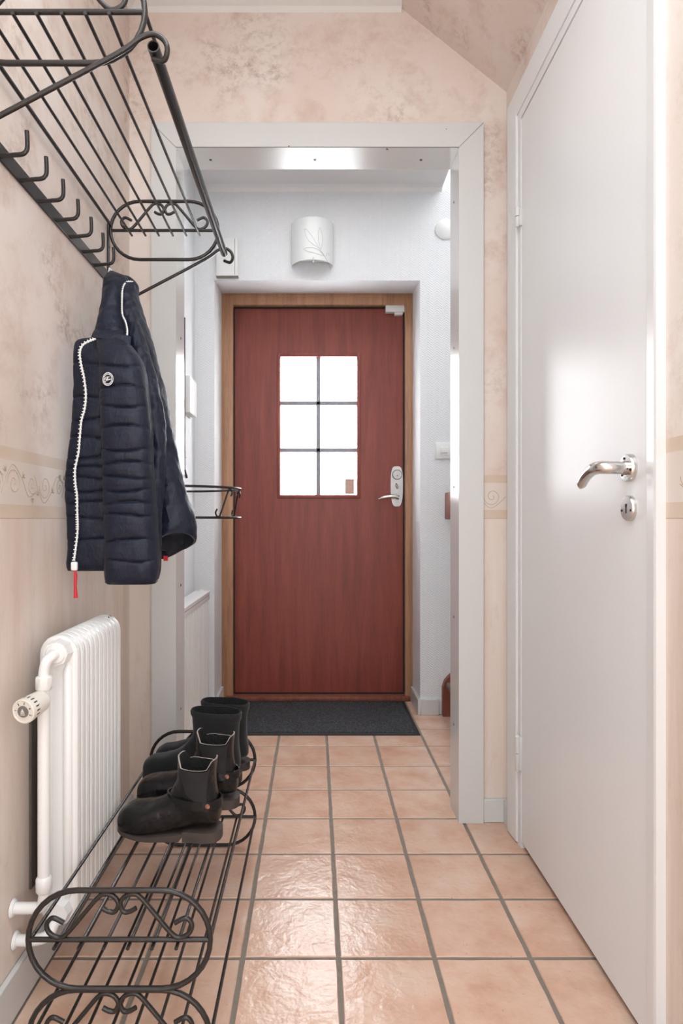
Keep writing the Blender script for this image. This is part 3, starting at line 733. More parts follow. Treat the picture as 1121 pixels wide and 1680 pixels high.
# ------------------------------------------------------------------ ironwork end frames
SCR = [(-.090, .027), (-.108, .035), (-.118, .025), (-.114, .011), (-.098, .003), (-.084, .011), (-.060, .039), (-.035, .068), (-.023, .074), (-.009, .070), (-.0015, .058), (-.007, .0455), (-.017, .0455), (-.027, .051)]
def oval_frame(parent, cx, cz, y, hw=0.148, hh=0.080, r=0.0046):
    s = hw - hh; pts = []
    for k in range(17): a = -PI / 2 + PI * k / 16; pts.append((cx + s + hh * math.cos(a), y, cz + hh * math.sin(a)))
    for k in range(17): a = PI / 2 + PI * k / 16; pts.append((cx - s + hh * math.cos(a), y, cz + hh * math.sin(a)))
    m = MB(); m.tube(pts, r, 10, closed=True)
    m.tube([(cx - hw, y, cz), (cx + hw, y, cz)], r * 0.9, 10)
    e = obj('end_frame', m, 'iron', parent)
    for sg in (-1, 1):
        m = MB(); m.tube([(cx - sg * u, y, cz + z) for u, z in cat(SCR, 5)], r * 0.85, 9)
        obj('scroll', m, 'iron', e)

# shoe rack
sr = root('shoe_rack', (-0.315, 1.38, 0), 'two-tier dark wrought iron shoe rack with scrolled oval ends, on tiles by radiator', 'shoe rack')
RC = -0.318; ZU, ZL = 0.2465, 0.0850
for y in (1.005, 1.755):
    oval_frame(sr, RC, ZU, y); oval_frame(sr, RC, ZL, y)
for cz in (ZU, ZL):
    for i, x in enumerate((-.4195, -.380, -.340, -.301, -.262, -.223)):
        m = MB(); m.tube([(x, 0.993, cz - 0.0068), (x, 1.767, cz - 0.0068)], 0.0031, 8); obj('rod', m, 'iron', sr)
    for x in (RC - 0.1435, RC + 0.148):
        m = MB(); m.tube([(x, 1.005, cz + 0.002), (x, 1.755, cz + 0.002)], 0.0033, 8); obj('rod', m, 'iron', sr)

# hat rack with hook rail
hr = root('hat_rack', (XL, 1.33, 1.5), 'dark wrought iron wall hat rack with scrolled ends, hanging tube and row of hooks', 'coat rack')
HC = -0.414; HZ = 1.722
for y in (0.967, 1.700): oval_frame(hr, HC, HZ, y, r=0.0046)
for x in (-.545, -.508, -.470, -.433, -.394, -.357, -.32)[1:]:
    m = MB(); m.tube([(x, 0.960, HZ - 0.0068), (x, 1.716, HZ - 0.0068)], 0.0031, 8); obj('rod', m, 'iron', hr)
m = MB(); m.tube([(-0.266, 0.967, HZ), (-0.266, 1.70, HZ)], 0.0033, 8); obj('rod', m, 'iron', hr)
m = MB(); m.tube([(-0.560, 0.90, 1.734), (-0.560, 1.70, 1.734)], 0.0042, 8); obj('rod', m, 'iron', hr)
m = MB()   # hollow hanging tube
TX, TZ = -0.2515, 1.664
for rr, fl in ((0.0095, False), (0.0078, True)):
    m.grid([[Vector((TX + rr * math.cos(2 * PI * k / 20), y, TZ + rr * math.sin(2 * PI * k / 20))) for k in range(20)] for y in (0.961, 1.712)], closed=True, flip=fl)
for y in (0.961, 1.712): m.grid([[Vector((TX + rr * math.cos(2 * PI * k / 20), y, TZ + rr * math.sin(2 * PI * k / 20))) for k in range(20)] for rr in (0.0095, 0.0078)], closed=True)
obj('hanging_tube', m, 'iron', hr)
for y in (0.957, 1.716):
    m = MB(); tx, tz = TX, TZ
    pts = cat([(-0.566, y, 1.512), (-0.45, y, 1.573), (-0.33, y, 1.636), (tx - 0.040, y, tz - 0.006), (tx - 0.018, y, tz + 0.010), (tx + 0.002, y, tz + 0.0155), (tx + 0.018, y, tz + 0.006), (tx + 0.023, y, tz - 0.010), (tx + 0.015, y + 0.008, tz - 0.020), (tx - 0.003, y + 0.014, tz - 0.0125)], 6)
    m.tube(pts, 0.0042, 9); obj('bracket', m, 'iron', hr)
    m = MB(); m.box(XL + 0.0008, XL + 0.006, y - 0.018, y - 0.006, 1.50, 1.742, bev=0.001); m.cyl((XL + 0.006, y - 0.012, 1.68), (XL + 0.0075, y - 0.012, 1.68), 0.004, 12, 1); obj('wall_strap', m, ['iron', 'screw'], hr)
m = MB(); m.box(XL + 0.0008, XL + 0.005, 0.88, 1.715, 1.577, 1.609, bev=0.0008, seg=1); obj('hook_rail', m, 'iron', hr)
for k in range(7):
    y = 1.597 - 0.080 * k
    m = MB(); m.tube(cat([(XL + 0.003, y, 1.584), (-0.545, y, 1.5865), (-0.528, y, 1.5885), (-0.5205, y, 1.596), (-0.5195, y, 1.611), (-0.5205, y, 1.630)], 5), 0.0041, 10)
    obj('hook', m, 'iron', hr)
m = MB(); m.tube(cat([(XL + 0.002, 0.93, 1.44), (-0.52, 0.935, 1.432), (-0.492, 0.94, 1.428), (-0.483, 0.94, 1.426)], 4), [0.009] * 4 + [0.010] * 4 + [0.012, 0.0115, 0.010, 0.008, 0.005], 14)
obj('wall_peg', m, 'grey_plastic', label='rounded dark grey wall peg at the left edge below the hook rail', cat_='peg')

# ------------------------------------------------------------------ column radiator
cr = root('column_radiator', (-0.483, 1.3, 0.0), 'old white column radiator with ribbed face on left wall behind shoe rack', 'radiator')
rx0, rx1 = -0.5425, -0.4665; rxc, rhw = (rx0 + rx1) / 2, (rx1 - rx0) / 2; rz0, rz1 = 0.129, 0.701
def stadium(y, ins, hw=rhw, n=10):
    h = hw - ins; r = []
    for k in range(n + 1): a = PI * k / n; r.append(Vector((rxc + h * math.cos(a), y, rz1 - hw + h * math.sin(a))))
    for k in range(n + 1): a = PI + PI * k / n; r.append(Vector((rxc + h * math.cos(a), y, rz0 + hw + h * math.sin(a))))
    return r
nsec = 11; pitch = 0.0254; yr = 1.213
for i in range(nsec):
    m = MB(); a = yr + i * pitch; prof = [(0, 0.008), (0.003, 0.002), (0.007, 0.0), (0.0115, 0.0008), (0.0125, 0.0030), (0.0135, 0.0008), (0.018, 0.0), (0.0222, 0.002), (0.0243, 0.008)]
    rows = [stadium(a + y, ins) for y, ins in prof]; m.grid(rows, closed=True)
    m.add(rows[0], [list(range(len(rows[0])))]); m.add(rows[-1], [list(range(len(rows[-1])))[::-1]])
    if i == 0:
        for xx in (-0.524, -0.485): m.tube([(xx, a + 0.004, rz0 + 0.05), (xx, a + 0.002, rz0 + 0.07), (xx, a + 0.002, rz1 - 0.07), (xx, a + 0.004, rz1 - 0.05)], [0.003, 0.010, 0.010, 0.003], 12)
    obj('section', m, 'white_rad', cr)
m = MB(); hub = Vector((-0.500, yr, 0.669))
m.cyl((hub.x, yr - 0.022, hub.z), (hub.x, yr + 0.003, hub.z), 0.0235, 8, r2=0.027); m.cyl((hub.x, yr - 0.026, hub.z), (hub.x, yr - 0.02, hub.z), 0.017, 20, r2=0.0225)
obj('end_plug', m, 'white_rad', cr)
m = MB(); m.cyl((hub.x, yr - 0.02, 0.165), (hub.x, yr + 0.003, 0.165), 0.022, 8, r2=0.026)
obj('end_plug', m, 'white_rad', cr)
m = MB(); PX, PY = -0.512, 1.168
m.tube(cat([(hub.x, yr - 0.018, hub.z), (hub.x - 0.001, yr - 0.034, hub.z - 0.001), (PX + 0.004, PY + 0.001, hub.z - 0.010), (PX, PY, hub.z - 0.028), (PX, PY, 0.632)], 6), 0.0098, 14)
m.tube([(PX, PY, 0.634), (PX, PY, 0.631), (PX, PY, 0.610), (PX, PY, 0.606)], [0.011, 0.0155, 0.0155, 0.012], 8)
m.tube([(PX, PY, 0.62), (PX, PY, 0.24)], 0.0112, 16); m.tube([(PX, PY, 0.256), (PX, PY, 0.252), (PX, PY, 0.229), (PX, PY, 0.225)], [0.0115, 0.0145, 0.0145, 0.0115], 16)
m.tube(cat([(PX, PY, 0.240), (PX, PY, 0.214), (PX - 0.006, PY, 0.198), (PX - 0.022, PY, 0.195), (XL + 0.001, PY, 0.195)], 6), 0.0105, 14)
m.tube([(XL + 0.001, PY, 0.195), (XL + 0.006, PY, 0.195)], [0.017, 0.013], 18)
m.tube(cat([(XL + 0.001, PY + 0.01, 0.128), (-0.535, PY + 0.01, 0.128), (-0.510, PY + 0.014, 0.135), (hub.x, yr - 0.018, 0.160)], 6), 0.0105, 14)
m.tube([(XL + 0.001, PY + 0.01, 0.128), (XL + 0.006, PY + 0.01, 0.128)], [0.017, 0.013], 18)
obj('pipe', m, 'white_rad', cr)
# thermostat head
A = Vector((PX, PY - 0.004, 0.590)); B = Vector((-0.5235, 1.108, 0.584)); ax = (B - A).normalized()
uu = ax.cross(Vector((0, 0, 1))).normalized(); vv = uu.cross(ax).normalized()
def ringat(t, r, n=40): return [A + ax * t + (uu * math.cos(2 * PI * k / n) + vv * math.sin(2 * PI * k / n)) * r for k in range(n)]
Lh = (B - A).length
m = MB(); rows = [ringat(t, r) for t, r in ((0, 0.012), (0.006, 0.0195), (0.012, 0.0200), (Lh * 0.5, 0.0215), (Lh - 0.006, 0.0228), (Lh - 0.001, 0.0225), (Lh, 0.0205), (Lh - 0.0012, 0.019))]
m.grid(rows, closed=True); m.add(rows[-1], [list(range(40))])
for k in range(18):
    a = 2 * PI * k / 18; d = uu * math.cos(a) + vv * math.sin(a); t_ = ax.cross(d)
    p0 = A + ax * (Lh - 0.020) + d * 0.0219; p1 = A + ax * (Lh - 0.009) + d * 0.0228
    m.add([p0 - t_ * .0013, p0 + t_ * .0013, p1 + t_ * .0013, p1 - t_ * .0013], [[0, 1, 2, 3]], 1)
th = obj('thermostat_head', m, ['cream_plastic', 'ink'], cr, label='cream thermostat head with numbered dial')
m = MB(); rows = [ringat(Lh - 0.0015, 0.0108), ringat(Lh + 0.0006, 0.0104)]; m.grid(rows, closed=True); m.add(rows[-1], [list(range(40))])
obj('dial_cap', m, 'grey_plastic', th)
m = MB(); right = -uu if uu.x < 0 else uu; up = vv if vv.z > 0 else -vv
# facing the viewer: x right, y up
def face(x, y, rot=0.0, off=0.0012):
    R = Matrix((( right.x, up.x, -ax.x * -1), (right.y, up.y, ax.y), (right.z, up.z, ax.z))).to_4x4()
    R = Matrix(((right.x, up.x, ax.x), (right.y, up.y, ax.y), (right.z, up.z, ax.z))).to_4x4()
    c = B + ax * off + right * x + up * y
    return Matrix.Translation(c) @ R @ Matrix.Rotation(rot, 4, 'Z')
for ch, a in (('1', 175), ('2', 125), ('3', 78), ('4', 25), ('5', -22)):
    a = math.radians(a); m.text(ch, 0.0062, face(0.0150 * math.cos(a), 0.0150 * math.sin(a), a - PI / 2, -0.0008))
obj('dial_numbers', m, 'ink', th)
m = MB(); q = [face(0, 0, off=0.0011) @ Vector(v) for v in ((-0.0042, -0.0012, 0), (0.0042, -0.0012, 0), (0.0, 0.0062, 0))]; m.add(q, [[0, 1, 2]])
for yy in (-0.0035, -0.006): m.add([face(0, 0, off=0.0011) @ Vector(v) for v in ((-0.0045, yy, 0), (0.0045, yy, 0), (0.0045, yy + 0.0013, 0), (-0.0045, yy + 0.0013, 0))], [[0, 1, 2, 3]])
obj('dial_emblem', m, 'cream_plastic', th)
m = MB()  # thin added plate standing for bare wall in the dark radiator recess
m.box(XL + 0.0008, XL + 0.006, 1.235, 1.46, 0.19, 0.535, bev=0.001); m.box(XL + 0.0062, -0.545, 1.29, 1.31, 0.50, 0.52); 
obj('bare_wall_patch', m, 'old_wood_bare_wall', label='dark unpainted wall patch behind the column radiator', cat_='board')

# ------------------------------------------------------------------ boots
def boot(name, secs, loc, yaw, label, group, upper, sole_m, Lt, tall, style, sw=0.93):
    """local: toe to -x, heel at x=0; parts share the surface S(u,v)"""
    rt = root(name, loc, label, 'boot', group)
    rm = Matrix.Translation(Vector(loc)) @ Matrix.Rotation(yaw, 4, 'Z')
    C = cat(secs, 5); NV = 36
    def Sp(i, k, off=0.0):
        i = max(0, min(len(C) - 1, i)); ax_, az, bx, bz, wd = C[i]
        a = 2 * PI * k / NV; c, s = math.cos(a), math.sin(a)
        ft = max(0, min(1, (32 - i) / 12)) if c < 0 else 0      # the foot is squarer where it meets the sole
        e = 0.84 - 0.40 * ft
        cc = abs(c) ** e * (1 if c > 0 else -1); ss = abs(s) ** e * (1 if s > 0 else -1)
        mx_, mz = (ax_ + bx) / 2, (az + bz) / 2; dx, dz = (ax_ - bx) / 2, (az - bz) / 2
        ln = math.hypot(dx, dz) or 1
        p = Vector((mx_ + dx * cc * (1 + off / ln), wd * ss * (1 + off / wd), mz + dz * cc * (1 + off / ln)))
        # leather creases
        wr = noise.noise(p * 38) * 0.0016 + noise.noise(p * 90) * 0.0006
        if i > 3: p += Vector((0, wr * (1 if ss > 0 else -1), wr))
        # scalloped top edge
        t = max(0, (i - (len(C) - 9)) / 8)
        if style == 'chelsea':
            e_ = max(0, min(1, (abs(c) - 0.62) / 0.3)); lift = 0.016 * e_ * e_ * (3 - 2 * e_) - 0.006 + (0.004 if c > 0.75 else 0)
            p.z += t * t * lift
        else:
            p.z += t * t * 0.004 * c
        return rm @ p
    n = len(C)
    m = MB(); rows = [[Sp(i, k) for k in range(NV)] for i in range(n)]
    m.grid(rows, closed=True); m.add(rows[0], [list(range(NV))])
    # rim and inside
    rim = [[Sp(n - 1 - j * 3, k, -0.003) for k in range(NV)] for j in range(0, 6)]
    up_ = obj('upper', m, upper, rt)
    m = MB(); m.grid([rows[-1], rim[0]], mi=0, closed=True); obj('top_edge', m, 'leather_edge' if style == 'chelsea' else 'fleece', up_)
    m = MB(); m.grid(rim, closed=True, flip=True); m.add(rim[-1], [list(range(NV))]); obj('lining', m, 'fleece', up_)
    # sole
    def outline(grow):
        pts = []
        for u, wd in ((-Lt - 0.002, 0.0), (-Lt, 0.014), (-Lt * 0.97, 0.026), (-Lt * 0.9, 0.038), (-Lt * 0.76, 0.0455), (-Lt * 0.62, 0.044), (-Lt * 0.45, 0.037), (-Lt * 0.3, 0.033), (-Lt * 0.15, 0.034), (-0.012, 0.029), (0.000, 0.016), (0.003, 0.0)):
            pts.append((u, wd * sw))
        full = [(u - (grow if u < -Lt * .5 else -grow) * 1, wd + (grow if wd else 0)) for u, wd in pts]
        return cat(full + [(u, -wd) for u, wd in full[-2:0:-1]], 4, closed=True)
    m = MB(); ol = outline(0.0015)
    def sz(u): return 0.009 * max(0, (-u / Lt - 0.62) / 0.38) ** 1.6      # toe spring
    mid = [(u, wd, 0.006 + sz(u) + (0.012 * max(0, 1 - abs((-u) / Lt) / 0.5) ** 0.6)) for u, wd in ol]
    top = [rm @ Vector((u, wd, z + 0.004)) for u, wd, z in mid]
    bot = [rm @ Vector((u * 1, wd * 0.98, (sz(u) + 0.0005 if u < -Lt * 0.36 else z - 0.001))) for u, wd, z in mid]
    m.grid([bot, top], closed=True); k = len(ol); m.add(top, [list(range(k))]); m.add(bot, [list(range(k))[::-1]])
    so = obj('sole', m, sole_m, rt)
    m = MB(); hl = [(u, wd) for u, wd in ol if u > -Lt * 0.34]
    hl.sort(key=lambda q: math.atan2(q[1], q[0] + Lt * 0.17))
    m.grid([[rm @ Vector((u, wd, 0.0004)) for u, wd in hl], [rm @ Vector((u, wd, 0.022)) for u, wd in hl]], closed=True, smooth=False); k = len(hl)
    m.add([rm @ Vector((u, wd, 0.0004)) for u, wd in hl], [list(range(k))]); m.add([rm @ Vector((u, wd, 0.022)) for u, wd in hl], [list(range(k))])
    obj('heel', m, sole_m, rt)
    if style == 'chelsea':
        for s in (-1, 1):
            m = MB(); rws = []
            for i in range(n - 19, n - 1):
                t = (i - (n - 19)) / 18; h = 2.2 + 2.6 * t
                kc = 9 if s > 0 else 27
                rws.append([Sp(i, kc + h * (q / 8 - 0.5) * 2 + (0.6 if s > 0 else -0.6), 0.0012) for q in range(9)])
            m.grid(rws); obj('elastic_gusset', m, 'elastic', rt)
        m = MB(); rws = []
        kx = Lt / 0.224
        def st_pt(a, dz, of):
            c, s_ = math.cos(a), math.sin(a)
            z = 0.083 - 0.005 * c
            return rm @ Vector(((-0.056 + c * (0.057 + of)) * kx, s_ * (0.0372 + of) * (1 - 0.12 * max(0, -c)), z + dz))
        for (dz, of) in ((-0.009, 0.0), (-0.009, 0.0048), (0.009, 0.0042), (0.009, 0.0)):
            rws.append([st_pt(2 * PI * k / NV, dz, of) for k in range(NV)])
        m.grid(rws, closed=True); sp_ = obj('strap', m, upper, rt)
        m = MB(); p0 = st_pt(-0.9, 0, 0.003); p1 = st_pt(-0.9, 0, 0.0085); m.tube([p0, p1], [0.0055, 0.0035], 14); obj('rivet', m, 'brass', sp_, label='copper rivet')
    else:
        m = MB(); rws = [[Sp(n - 1 - j, k, 0.0035 if 0 < j < 4 else 0.0005) for k in range(NV)] for j in range(0, 6)]
        m.grid(rws, closed=True); obj('collar_roll', m, 'suede', rt)
        m = MB(); rws = [[Sp(i, k / 2, 0.0022) for k in range(26, 47)] for i in range(n - 38, n - 27)]
        m.grid(rws); obj('heel_counter', m, 'brown_leather', rt, label='smooth dark leather heel piece')
        m = MB(); c0 = Sp(n - 13, 29.6, 0.001); m.box(c0.x - 0.006, c0.x + 0.006, c0.y - 0.0015, c0.y + 0.0006, c0.z - 0.002, c0.z + 0.002); obj('metal_tag', m, 'steel', rt, label='tiny silver tag')
        m = MB(); rws = [[Sp(i, k, 0.0008) for k in (8.2, 8.7, 9.2)] for i in range(n - 26, n - 5)]; m.grid(rws); obj('zip_line', m, 'leather_edge', rt) if False else None
    return rt

chel = [(-.224, .034, -.224, .009, .010), (-.222, .048, -.216, .009, .028), (-.205, .062, -.195, .009, .040), (-.175, .068, -.165, .009, .0445), (-.148, .073, -.125, .016, .043),
        (-.125, .084, -.085, .022, .038), (-.109, .098, -.045, .028, .035), (-.101, .112, -.006, .033, .036), (-.097, .120, .001, .052, .037), (-.094, .130, -.002, .076, .037),
        (-.093, .139, -.008, .104, .037), (-.092, .150, -.010, .132, .038), (-.091, .163, -.007, .160, .039)]
sued = [(-.254, .034, -.254, .010, .010), (-.252, .050, -.245, .009, .027), (-.232, .063, -.222, .008, .037), (-.200, .068, -.188, .009, .0385), (-.170, .078, -.142, .016, .0375),
        (-.146, .094, -.095, .022, .036), (-.132, .110, -.050, .028, .034), (-.126, .124, -.006, .033, .035), (-.124, .132, .001, .052, .036), (-.124, .142, -.002, .080, .037),
        (-.125, .152, -.004, .112, .036), (-.126, .166, -.002, .148, .0355), (-.128, .184, .001, .184, .0358)]
ZR = ZU - 0.0036
g1 = 'pair of black leather ankle boots'; g2 = 'pair of black suede boots'
boot('ankle_boot', chel, (-0.205, 1.335, ZR), math.radians(-7), 'nearest black leather ankle boot with strap and copper rivet on the shoe rack', g1, 'leather', 'sole', .224, .165, 'chelsea')
boot('ankle_boot', [(a * 1.08, b, c * 1.08, d, e) for a, b, c, d, e in chel], (-0.186, 1.487, ZR), math.radians(-4), 'second black leather ankle boot, between the strapped front boot and the suede boots', g1, 'leather', 'sole', .242, .165, 'chelsea')
boot('suede_boot', sued, (-0.196, 1.624, ZR), math.radians(-2), 'nearer black suede boot with silver tag and rolled collar', g2, 'suede', 'sole_dark', .254, .184, 'suede', 0.82)
boot('suede_boot', sued, (-0.184, 1.7065, ZR), math.radians(-1), 'farthest black suede boot at the back end of the shoe rack', g2, 'suede', 'sole_dark', .254, .184, 'suede', 0.82)

# ------------------------------------------------------------------ jacket on the last hook
jk = root('quilted_jacket', (-0.50, 1.45, 0.75), 'navy quilted jacket with white zip and round badge hanging from the last hook', 'jacket')
def puff(levels, seams, hd, n=2.6, NV=44, sq=0.0035, wr=0.003, sub=1, vert=1.0, seamw=2.2, closed_top=True, closed_bot=True, slope=None):
    """levels (py, pxl, pxr, D[, hd]); a quilted bag between two outlines, with seams pinched in"""
    L_ = cat([tuple(l) if len(l) == 5 else tuple(l) + (hd,) for l in levels], 14)
    ys = [l[0] for l in L_]; rows = []
    y = ys[0]
    out = []
    while y < ys[-1]: out.append(y); y += 1.5
    out.append(ys[-1])
    for y in out:
        j = max(i for i in range(len(ys)) if ys[i] <= y + 1e-6); j2 = min(j + 1, len(ys) - 1)
        t = 0 if j2 == j else (y - ys[j]) / max(1e-6, ys[j2] - ys[j])
        _, xl, xr, D, h = [a + (b - a) * t for a, b in zip(L_[j], L_[j2])]
        row = []
        for k in range(NV):
            a = 2 * PI * k / NV; c, s = math.cos(a), math.sin(a)
            cc = abs(c) ** (2 / n) * (1 if c > 0 else -1); ss = abs(s) ** (2 / n) * (1 if s > 0 else -1)
            # seams sag a little in the middle of the panel
            yy = y + 3.0 * (1 - c * c) * 0
            pin = sum(math.exp(-((yy + 2.5 * math.sin(c * 3 + sm * 0.1) - sm) / seamw) ** 2) for sm in seams)
            dseam = min([abs(yy + 2.5 * math.sin(c * 3 + sm * 0.1) - sm) for sm in seams] or [99])
            bul = min(1.0, dseam / 14.0)
            sy = y + (slope(c, s) if slope else 0) * max(0, (y - ys[0]) / (ys[-1] - ys[0])) ** 3
            p = P((xl + xr) / 2, sy, D); hx = (xr - xl) / 2 / F * D
            hh_ = max(0.002, h + sq * (bul ** 0.5) - sq * 0.9 * pin)
            q = Vector((p.x + hx * cc, p.y - hh_ * ss, p.z))
            nv = Vector((q.x * 30, q.y * 30, q.z * 16)); nn = noise.noise(nv) + 0.6 * noise.noise(nv * 2.4) + 0.35 * noise.noise(Vector((q.x * 160, q.y * 60, q.z * 60)))
            q += Vector((0.35 * c, -s, 0)) * wr * nn
            row.append(q)
        rows.append(row)
    m = MB(); m.grid(rows, closed=True)
    if closed_top: m.add(rows[0], [list(range(NV))])
    if closed_bot: m.add(rows[-1], [list(range(NV))[::-1]])
    return m, rows
# front panel with the zip
sA = (600, 655, 690, 720, 752, 768, 785, 806, 825, 850, 885)
m, ra = puff([(556, 140, 182, 1.385, .008), (562, 126, 186, 1.38, .014), (585, 122, 186, 1.375), (640, 122, 186, 1.372), (690, 120, 186, 1.37), (735, 115, 186, 1.367), (775, 109, 188, 1.364), (815, 109, 188, 1.364), (850, 111, 188, 1.364), (900, 112, 190, 1.366), (925, 111, 190, 1.37), (936, 112, 190, 1.372, .010)], sA, 0.020, n=3.2)
obj('front_panel', m, 'navy', jk)
# sleeve towards the viewer
sB = (606, 640, 671, 704, 741, 762, 785, 806, 826, 845, 885, 918)
m, rb = puff([(556, 160, 206, 1.375, .020), (575, 163, 222, 1.36, .034), (600, 166, 236, 1.345), (650, 167, 244, 1.335), (700, 169, 249, 1.33), (760, 171, 251, 1.328), (830, 173, 255, 1.328), (890, 175, 259, 1.33), (925, 175, 261, 1.33), (948, 175, 258, 1.332, .036), (957, 177, 255, 1.335, .028)], sB, 0.040, n=3.0, sq=0.004)
sl = obj('sleeve', m, 'navy', jk)
m = MB(); m.tube([v + Vector((0, 0, 0.004)) for v in rb[-2]], 0.0032, 8, closed=True); obj('cuff', m, 'navy', sl)
# back body, flared to the right, open at the hem
sC = ()
m, rc = puff([(468, 188, 222, 1.50, .02), (500, 192, 232, 1.49, .03), (540, 198, 243, 1.475), (580, 205, 254, 1.46), (630, 215, 268, 1.45), (690, 228, 281, 1.44), (750, 236, 292, 1.44), (800, 240, 304, 1.44), (840, 246, 315, 1.44), (866, 252, 321, 1.44), (880, 256, 322, 1.44, .050), (890, 257, 319, 1.44, .050)], (), 0.045, n=2.2, wr=0.009, closed_bot=False, slope=lambda c, s: -7 * c - 15 * s)
bk = obj('back', m, 'navy', jk)
m = MB(); inner = [[v + (Vector(((rc[-1][0].x + rc[-1][22].x) / 2, 1.44, v.z)) - v) * 0.10 for v in r] for r in rc[-18:]]
m.grid([rc[-1], inner[-1]], closed=True); m.grid(inner, closed=True, flip=True); m.add(inner[0], [list(range(44))]); obj('lining', m, 'navy_lining', bk)
# folded far hem that hangs lower behind the opening
m, rd_ = puff([(850, 240, 300, 1.505), (880, 250, 316, 1.505), (893, 256, 314, 1.505), (908, 258, 290, 1.505), (917, 259, 270, 1.505, .004)], (), 0.008, n=2.2, wr=0.003)
obj('hem', m, 'navy', jk)
# middle pleats between sleeve and back
m, re_ = puff([(520, 203, 226, 1.44, .01), (560, 212, 240, 1.42, .016), (620, 228, 258, 1.40), (700, 238, 272, 1.385), (760, 244, 272, 1.38), (820, 248, 268, 1.375), (870, 250, 264, 1.37), (930, 250, 263, 1.365), (950, 250, 260, 1.36, .008)], (), 0.022, n=2.0, wr=0.007)
obj('side_pleat', m, 'navy', jk)
# collar standing up on the hook
m, rco = puff([(447, 181, 190, 1.545, .006), (451, 176, 200, 1.53, .014), (460, 172, 212, 1.51, .026), (480, 169, 206, 1.48), (510, 166, 202, 1.455), (535, 160, 205, 1.43), (552, 152, 210, 1.41), (563, 150, 213, 1.395, .022), (572, 156, 213, 1.39, .010)], (546,), 0.030, n=2.3, wr=0.004)
co = obj('collar', m, 'navy', jk)
m, rcf = puff([(455, 200, 214, 1.535, .01), (461, 199, 222, 1.53, .016), (470, 203, 227, 1.525), (482, 210, 226, 1.52), (500, 216, 224, 1.52, .008), (508, 219, 222, 1.52, .003)], (), 0.020, n=2.2, wr=0.004)
obj('collar_fold', m, 'navy', co)
# storm flap under the collar
m = MB(); fl = [(150, 553), (165, 555), (180, 557), (196, 562), (208, 569), (213, 575)]; fu = [(152, 547), (166, 548), (182, 548), (196, 549), (208, 550), (214, 552)]
r1 = [P(x, y, 1.350) for x, y in fu]; r2 = [P(x, y, 1.342) for x, y in fl]
m.grid([r1, r2, [v + Vector((0, 0.004, 0)) for v in r2], [v + Vector((0, 0.004, 0)) for v in r1]]); obj('flap', m, 'navy', jk)
# zips
def zipper(path, r, parent, step=0.0055, tw=0.0034, along=None):
    pts = [Vector(p) for p in cat(path, 8)]
    m = MB(); m.tube(pts, r, 8)
    acc = 0; last = pts[0]
    for a, b_ in zip(pts, pts[1:]):
        acc += (b_ - a).length
        if acc >= step:
            acc = 0; t = (b_ - a).normalized(); s = t.cross(Vector((0, 1, 0))).normalized()
            m.tube([b_ - s * tw + Vector((0, -r, 0)), b_ + s * tw + Vector((0, -r, 0))], 0.0012, 5)
    return obj('zip', m, 'zip_white', parent, label='white tooth zip')
zp = [(157, 556), (148, 559), (136, 566), (131, 579), (133.6, 600), (138, 620), (141, 647), (139, 671), (133.6, 691), (131, 718), (129, 742), (123.5, 769), (123.8, 793), (126.5, 813), (126.8, 837), (127.5, 868), (124.8, 895), (121.5, 919)]
z1_ = zipper([tuple(P(x, y, 1.3365)) for x, y in zp], 0.0021, jk, 0.0048)
m = MB(); a = P(122, 930, 1.335); m.box(a.x - 0.007, a.x + 0.007, 1.331, 1.340, a.z - 0.008, a.z + 0.011, bev=0.003); obj('zip_slider', m, 'zip_white', z1_)
m = MB(); m.tube([P(123, 936, 1.333), P(124, 944, 1.332), P(123.5, 962, 1.332), P(124.5, 981, 1.332)], [0.002, 0.0036, 0.003, 0.0046], 9); obj('pull_cord', m, 'red', z1_, label='red zip pull')
zipper([tuple(P(x, y, d)) for x, y, d in ((218, 462, 1.50), (208, 463, 1.485), (202, 472, 1.465), (200.5, 490, 1.443), (201, 515, 1.418), (206, 527, 1.398), (209, 540, 1.378), (209, 550, 1.352))], 0.0013, co, 0.005, 0.002)
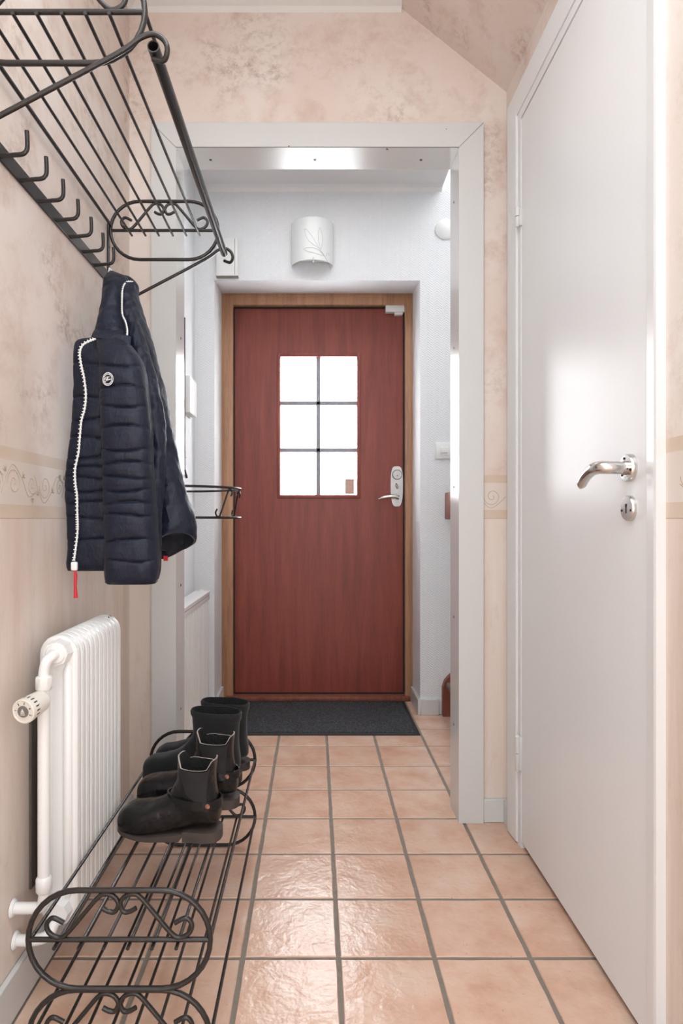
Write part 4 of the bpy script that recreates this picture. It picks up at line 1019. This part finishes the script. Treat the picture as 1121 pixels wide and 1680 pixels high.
m = MB(); m.tube([P(181, 452, 1.553), P(178.5, 446, 1.575), P(179.5, 440, 1.59), P(183, 443, 1.59), P(186, 451, 1.56)], 0.0018, 8); obj('hanging_loop', m, 'zip_white', jk)
m = MB(); a = P(272, 916, 1.487); m.box(a.x - .005, a.x + .005, a.y - .002, a.y + .002, a.z - .006, a.z + .006); obj('red_tag', m, 'red', jk)
# badge
bdg = P(178.5, 623, 1.300)
m = MB()
sx0, sx1 = P(167, 623, 1.34).x, P(240, 623, 1.34).x
def bpt(x, z, off=0):
    c = min(0.97, abs((bdg.x + x - (sx0 + sx1) / 2) / ((sx1 - sx0) / 2)))
    return Vector((bdg.x + x, 1.340 - 0.0475 * (1 - c ** 3) ** (1 / 3) - off, bdg.z + z))
for r, w_ in ((0.0135, 0.0007), (0.0100, 0.0005)):
    m.tube([bpt(r * 0.85 * math.cos(2 * PI * k / 30), r * math.sin(2 * PI * k / 30)) for k in range(30)], w_, 6, closed=True)
for k in range(22):
    a = 2 * PI * k / 22
    if abs(math.sin(a)) > 0.35: m.tube([bpt(0.0110 * .85 * math.cos(a), 0.0110 * math.sin(a)), bpt(0.0128 * .85 * math.cos(a + .06), 0.0128 * math.sin(a + .06))], 0.0006, 5)
m.tube([bpt(*q) for q in cat([(0.004, 0.0045), (-0.003, 0.004), (-0.008, -0.001), (-0.0075, -0.005), (-0.004, -0.004), (-0.001, 0.001), (0.0008, 0.004)], 4)], 0.0007, 5)
m.tube([bpt(*q) for q in cat([(-0.005, -0.0015), (-0.0025, 0.0005), (-0.001, -0.003), (0.001, 0.0), (0.0015, -0.002), (0.003, 0.0), (0.0035, -0.002), (0.005, 0.0005), (0.006, -0.001), (0.008, 0.0)], 3)], 0.0006, 5)
obj('badge_print', m, 'zip_white', sl, label='round white printed badge')
m = MB(); m.grid([[bpt(0.0135 * .85 * q * math.cos(2 * PI * k / 30), 0.0135 * q * math.sin(2 * PI * k / 30), -0.0004) for k in range(30)] for q in (1, .66, .33, .01)], closed=True)
obj('badge', m, 'navy', sl)
